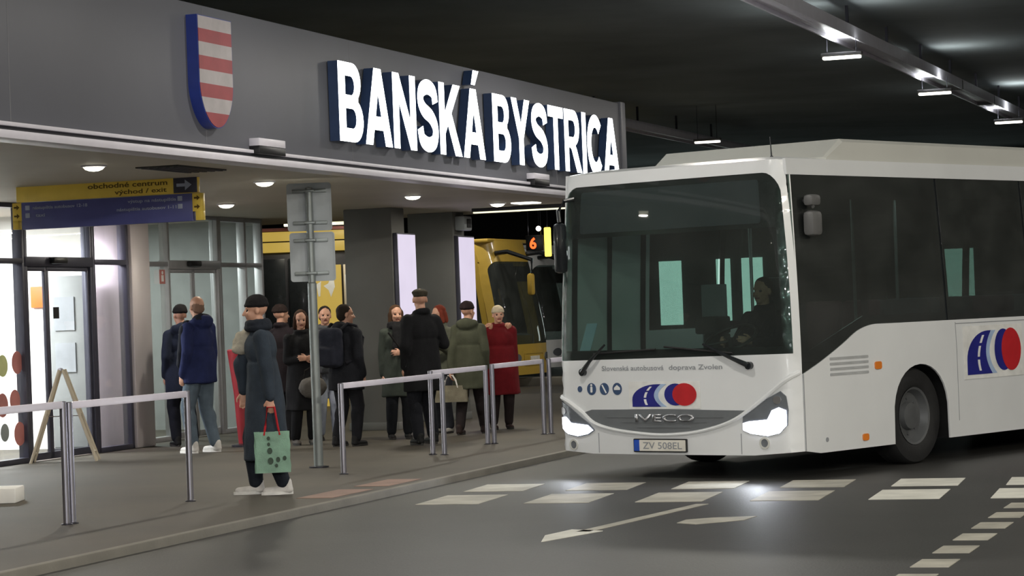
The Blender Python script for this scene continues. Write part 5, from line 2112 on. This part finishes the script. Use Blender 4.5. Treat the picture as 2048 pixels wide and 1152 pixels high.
def carrier_bag(loc, rotz, w, h, d, body, handle, label, marks=None, name='paper_bag', hl=0.205):
    b = empty(name, loc, rotz, label, 'bag')
    bm = nb()
    n = 10
    t_, bt = [], []
    prof = []
    rows = []
    for j in range(7):
        z = -hl - h + h * j / 6
        f_ = 1 - 0.45 * (j / 6)
        row = []
        for i in range(n * 2):
            a = 2 * math.pi * i / (n * 2)
            cx, sx_ = math.cos(a), math.sin(a)
            ex = math.copysign(abs(cx) ** 0.28, cx) * w / 2
            ey = math.copysign(abs(sx_) ** 0.28, sx_) * d / 2 * f_
            row.append(bm.verts.new((ex + 0.004 * math.sin(j * 2 + i), ey + 0.006 * math.sin(j * 1.7 + i * 1.3), z)))
        rows.append(row)
    for a, c in zip(rows, rows[1:]):
        for i in range(n * 2):
            bm.faces.new((a[i], a[(i + 1) % (2 * n)], c[(i + 1) % (2 * n)], c[i]))
    bm.faces.new(rows[0][::-1])
    bmesh.ops.solidify(bm, geom=list(bm.faces), thickness=0.004)
    bd = build('bag_body', bm, body, b, smooth=30)
    for s in (-1, 1):
        bm = nb()
        tube(bm, [(-w * 0.22, s * d * 0.26, -hl - 0.03), (-w * 0.17, s * d * 0.2, -hl + 0.05), (-0.03, s * 0.012, 0.0), (0.03, s * 0.012, 0.0), (w * 0.17, s * d * 0.2, -hl + 0.05), (w * 0.22, s * d * 0.26, -hl - 0.03)], 0.009, 8)
        tag(build('handle', bm, handle, b), 'handle' if False else None)
    if marks:
        mm, pts = marks
        for (mx_, mz, r_) in pts:
            bm = nb()
            patch(bm, disc(mx_, -hl - h + mz, r_, r_ * 1.25, 14), [], 0.02, lambda a, c, o: V((a, -d / 2 * 0.92 - 0.006 - o, c)), 0.0, 0.004)
            build('printed_mark', bm, mm, bd)
    return b


carrier_bag(bagp + V((0.0, -0.02, 0.02)), math.radians(6), 0.30, 0.345, 0.11, cloth((176, 214, 192), 0.6), cloth((176, 40, 48)),
            'pale green paper bag with red handles held by person in long dark coat',
            (cloth((70, 84, 74)), [(-0.03, 0.29, 0.014), (-0.03, 0.24, 0.013), (-0.022, 0.185, 0.022), (-0.018, 0.10, 0.024), (0.045, 0.11, 0.018), (0.10, 0.12, 0.016), (0.03, 0.06, 0.013)]))

# pale bundle under her arm and the red stand behind her
fb = empty('cloth_bundle', (-2.325, 21.42, 1.30), math.radians(8), 'pale cloth bundle under the bent arm of person in long dark coat', 'bundle')
bm = nb()
ell(bm, (0.0, 0.0, 0.0), (0.085, 0.07, 0.10))
ell(bm, (0.04, 0.0, 0.05), (0.06, 0.06, 0.08))
ell(bm, (-0.02, -0.02, -0.06), (0.075, 0.06, 0.05))
build('folded_cloth', remesh(bm, 0.01, 2, (0.012, 14, 14, 2.0)), cloth((172, 166, 152)), fb)
st = empty('advertising_stand', (-3.235, 29.6, 0), math.radians(-10), 'tall tapering red stand partly hidden behind person in long dark coat', 'stand')
bm = nb()
prof = [(0.065, 0.03), (0.085, 0.3), (0.10, 0.6), (0.135, 0.9), (0.165, 1.14), (0.15, 1.15), (0.001, 1.15)]
lathe(bm, prof, n=28, close=False)
build('red_body', bm, mat('stand_red', (158, 36, 46), 0.45), st)
bm = nb()
lathe(bm, [(0.001, 0), (0.15, 0), (0.15, 0.02), (0.07, 0.035), (0.001, 0.035)], n=28, close=False)
build('foot', bm, 'steel_dark', st)

# waiting group left of the columns
pr = person((-2.86, 30.8, 0), 150, 1.66, 'person in dark coat and cap left of the road sign pole', ('P', 'P'), yaw=-30)
dress(pr, (40, 34, 38), (34, 34, 38), (28, 26, 26), hair_rgb=(50, 40, 38), hair_style='beanie', seed=5.0, hem=0.62, collar='stand')
pr = person((-2.50, 29.4, 0), 20, 1.58, 'dark haired person in black coat just behind the road sign pole', ('F', 'F'), yaw=-10, pitch=8)
dress(pr, (30, 30, 32), (26, 26, 28), (90, 84, 78), hair_rgb=(62, 44, 34), hair_style='bob', seed=6.0, hem=0.45, flare=0.03)
root, p = pr
bagp = world_pt(root, p.T(0.06, -0.26, 0.86))
hb = empty('shoulder_bag', bagp, root.rotation_euler.z, 'rounded grey bag held before the person behind the sign pole', 'bag')
bm = nb()
ell(bm, (0, 0, -0.10), (0.17, 0.085, 0.13))
build('bag_body', remesh(bm, 0.012, 2, (0.008, 14, 14, 2.0)), cloth((96, 92, 88)), hb)
bm = nb()
tube(bm, [(-0.12, 0, -0.03), (-0.08, 0.02, 0.10), (0, 0.03, 0.14), (0.08, 0.02, 0.10), (0.12, 0, -0.03)], 0.01, 8)
build('strap', bm, cloth((50, 46, 44)), hb)
pr = person((-2.28, 30.3, 0), 10, 1.62, 'person in grey top and pale jeans half hidden beside the backpack wearer', ('H', 'P'))
dress(pr, (86, 88, 92), (150, 156, 168), (40, 38, 38), hair_rgb=(40, 34, 32), hair_style='short', seed=7.0, hem=0.88, bulk=0.022, coat_name='jacket')
pr = person((-1.95, 28.7, 0), 142, 1.625, 'person in black hooded jacket with dark backpack left of columns', ('P', 'P'), {'L': (0.02, 0.03), 'R': (-0.03, -0.05)}, lean=0.06, yaw=-35)
dress(pr, (32, 33, 38), (30, 30, 34), (28, 27, 28), hair_rgb=(46, 38, 32), hair_style='short', seed=8.0, hem=0.70, bulk=0.045, collar='hood', coat_name='jacket')
root, p = pr
bpk = empty('backpack', world_pt(root, p.T(0, 0.17, 1.0)), root.rotation_euler.z, 'dark backpack on the back of person in black jacket', 'backpack')
bm = nb()
box(bm, (0, 0.07, 0.20), (0.30, 0.15, 0.46), 0.06)
box(bm, (0, 0.15, 0.10), (0.24, 0.07, 0.22), 0.03)
build('pack_body', remesh(bm, 0.013, 2, (0.006, 12, 12, 5.0)), cloth((40, 42, 52)), bpk)
for s in (-1, 1):
    bm = nb()
    tube(bm, [(s * 0.1, 0.02, 0.40), (s * 0.125, -0.08, 0.47), (s * 0.135, -0.22, 0.44), (s * 0.16, -0.30, 0.30), (s * 0.19, -0.22, 0.08), (s * 0.15, 0.0, 0.02)], 0.018, 8)
    build('shoulder_strap', bm, cloth((34, 34, 40)), bpk)

# group right of the columns
pr = person((-1.40, 29.9, 0), 12, 1.60, 'long haired person in dark green coat and scarf facing the road', ('F', 'D'), yaw=5)
dress(pr, (62, 68, 62), (34, 36, 40), (30, 28, 28), hair_rgb=(78, 56, 40), hair_style='long', seed=9.0, hem=0.56, flare=0.035, bulk=0.03)
root, p = pr
scarf(p, root, cloth((34, 34, 36)), 0.036, tails=True)
bm = nb()
tube(bm, [p.T(-0.13, -0.13, 1.40), p.T(0.06, -0.19, 1.12), p.T(0.2, -0.14, 0.9), p.T(0.2, 0.12, 0.9), p.T(0.02, 0.16, 1.2), p.T(-0.12, 0.12, 1.42)], 0.012, 8)
build('bag_strap', bm, cloth((30, 28, 28)), root)
pr = person((-1.05, 28.5, 0), -150, 1.775, 'tall person in black coat and flat cap among the waiting people', ('P', ((0.42, 0.0, -1), (0.35, -0.75, 0.10))), {'L': (0.03, 0.06), 'R': (-0.02, -0.05)}, yaw=-20)
dress(pr, (26, 26, 28), (26, 27, 32), (24, 24, 24), hair_rgb=(58, 54, 44), hair_style='flatcap', seed=10.0, hem=0.60, bulk=0.045, flare=0.01)
root, p = pr
h_ = world_pt(root, p.arm['R'][2] + p.arm['R'][4] * 0.10)
ph = empty('smartphone', h_, math.radians(20), 'small phone with bright screen in the hand of tall person in black', 'phone')
bm = nb()
boxr(bm, (-0.036, -0.008, -0.02), (0.036, 0.0, 0.10), 0.003)
build('phone_body', bm, 'black', ph)
bm = nb()
boxr(bm, (-0.032, -0.0095, -0.012), (0.032, -0.008, 0.092))
build('screen', bm, glow('screen_glow', (255, 246, 190), 3.0), ph)
pr = person((-0.92, 31.0, 0), -25, 1.58, 'red haired person in grey green jacket behind the olive coat', ('H', 'H'), yaw=-25, pitch=10)
dress(pr, (96, 98, 86), (60, 62, 70), (190, 184, 178), hair_rgb=(120, 54, 40), hair_style='bob', seed=11.0, hem=0.82, bulk=0.03, coat_name='jacket')
pr = person((-0.55, 30.45, 0), 165, 1.61, 'person in olive coat and dark knitted hat stepping forward', (((0.14, 0.30, -1), (0.06, 0.22, -1)), 'P'), {'L': (0.03, 0.10), 'R': (-0.02, -0.20)}, yaw=-25)
dress(pr, (74, 76, 62), (40, 34, 34), (44, 32, 30), hair_rgb=(40, 30, 32), hair_style='beanie', seed=12.0, hem=0.60, bulk=0.04, collar='hood')
root, p = pr
carrier_bag(world_pt(root, p.arm['L'][2] + p.arm['L'][4] * 0.10 + V((0, 0, 0.02))), math.radians(-10), 0.42, 0.20, 0.12, cloth((168, 160, 140), 0.6), cloth((214, 210, 206)),
            'pale beige carrier bag hanging before the person in olive coat', None, 'carrier_bag', 0.12)
pr = person((-0.19, 31.45, 0), 14, 1.545, 'person in red coat with pale fur hood and white hat', ('D', 'D'), yaw=-4)
dress(pr, (104, 22, 28), (44, 36, 36), (52, 36, 32), hair_rgb=(206, 190, 164), hair_style='beanie', seed=13.0, hem=0.50, bulk=0.072, flare=0.05, collar='stand')
root, p = pr
bm = nb()
for i in range(14):
    a, b = math.pi * (-0.15 + 1.3 * i / 14), math.pi * (-0.15 + 1.3 * (i + 1) / 14)
    cap(bm, p.T(0.15 * math.cos(a), 0.02 + 0.11 * math.sin(a), 1.455), p.T(0.15 * math.cos(b), 0.02 + 0.11 * math.sin(b), 1.455), 0.048, 0.048, 8)
tag(build('fur_trim', remesh(bm, 0.011, 1, (0.016, 45, 45, 2.0)), cloth((176, 132, 110)), root), 'pale brown fur hood trim')

# driver of the white bus
dl = OB + V((math.cos(TS), -math.sin(TS), 0)) * 0.36 + V((math.sin(TS), math.cos(TS), 0)) * 1.0
pr = person((dl.x, dl.y, ROAD + 0.36), math.degrees(-TS), 1.74, 'bus driver in dark jacket seated behind the windscreen',
            (((0.10, -0.55, -0.85), (-0.18, -0.95, 0.12)), ((0.10, -0.55, -0.85), (-0.18, -0.95, 0.12))), {'L': (-0.42, 0.56, -0.40), 'R': (-0.42, 0.56, -0.45)}, seat=0.58)
root, p = pr
dress(pr, (30, 32, 40), (28, 28, 32), (24, 24, 24), hair_rgb=(44, 36, 30), hair_style='short', seed=14.0, hem=0.88, coat_name='jacket', bulk=0.025, flare=0.0)

il = area_light('saloon_fill', (0, 4.5, 2.55), (0, 4.5, 0), 14, 0.3, 5.0, (0.85, 1.0, 0.95))  # added lamp lifting the dark bus interior
il.parent = bus
il.rotation_euler = (0, 0, 0)
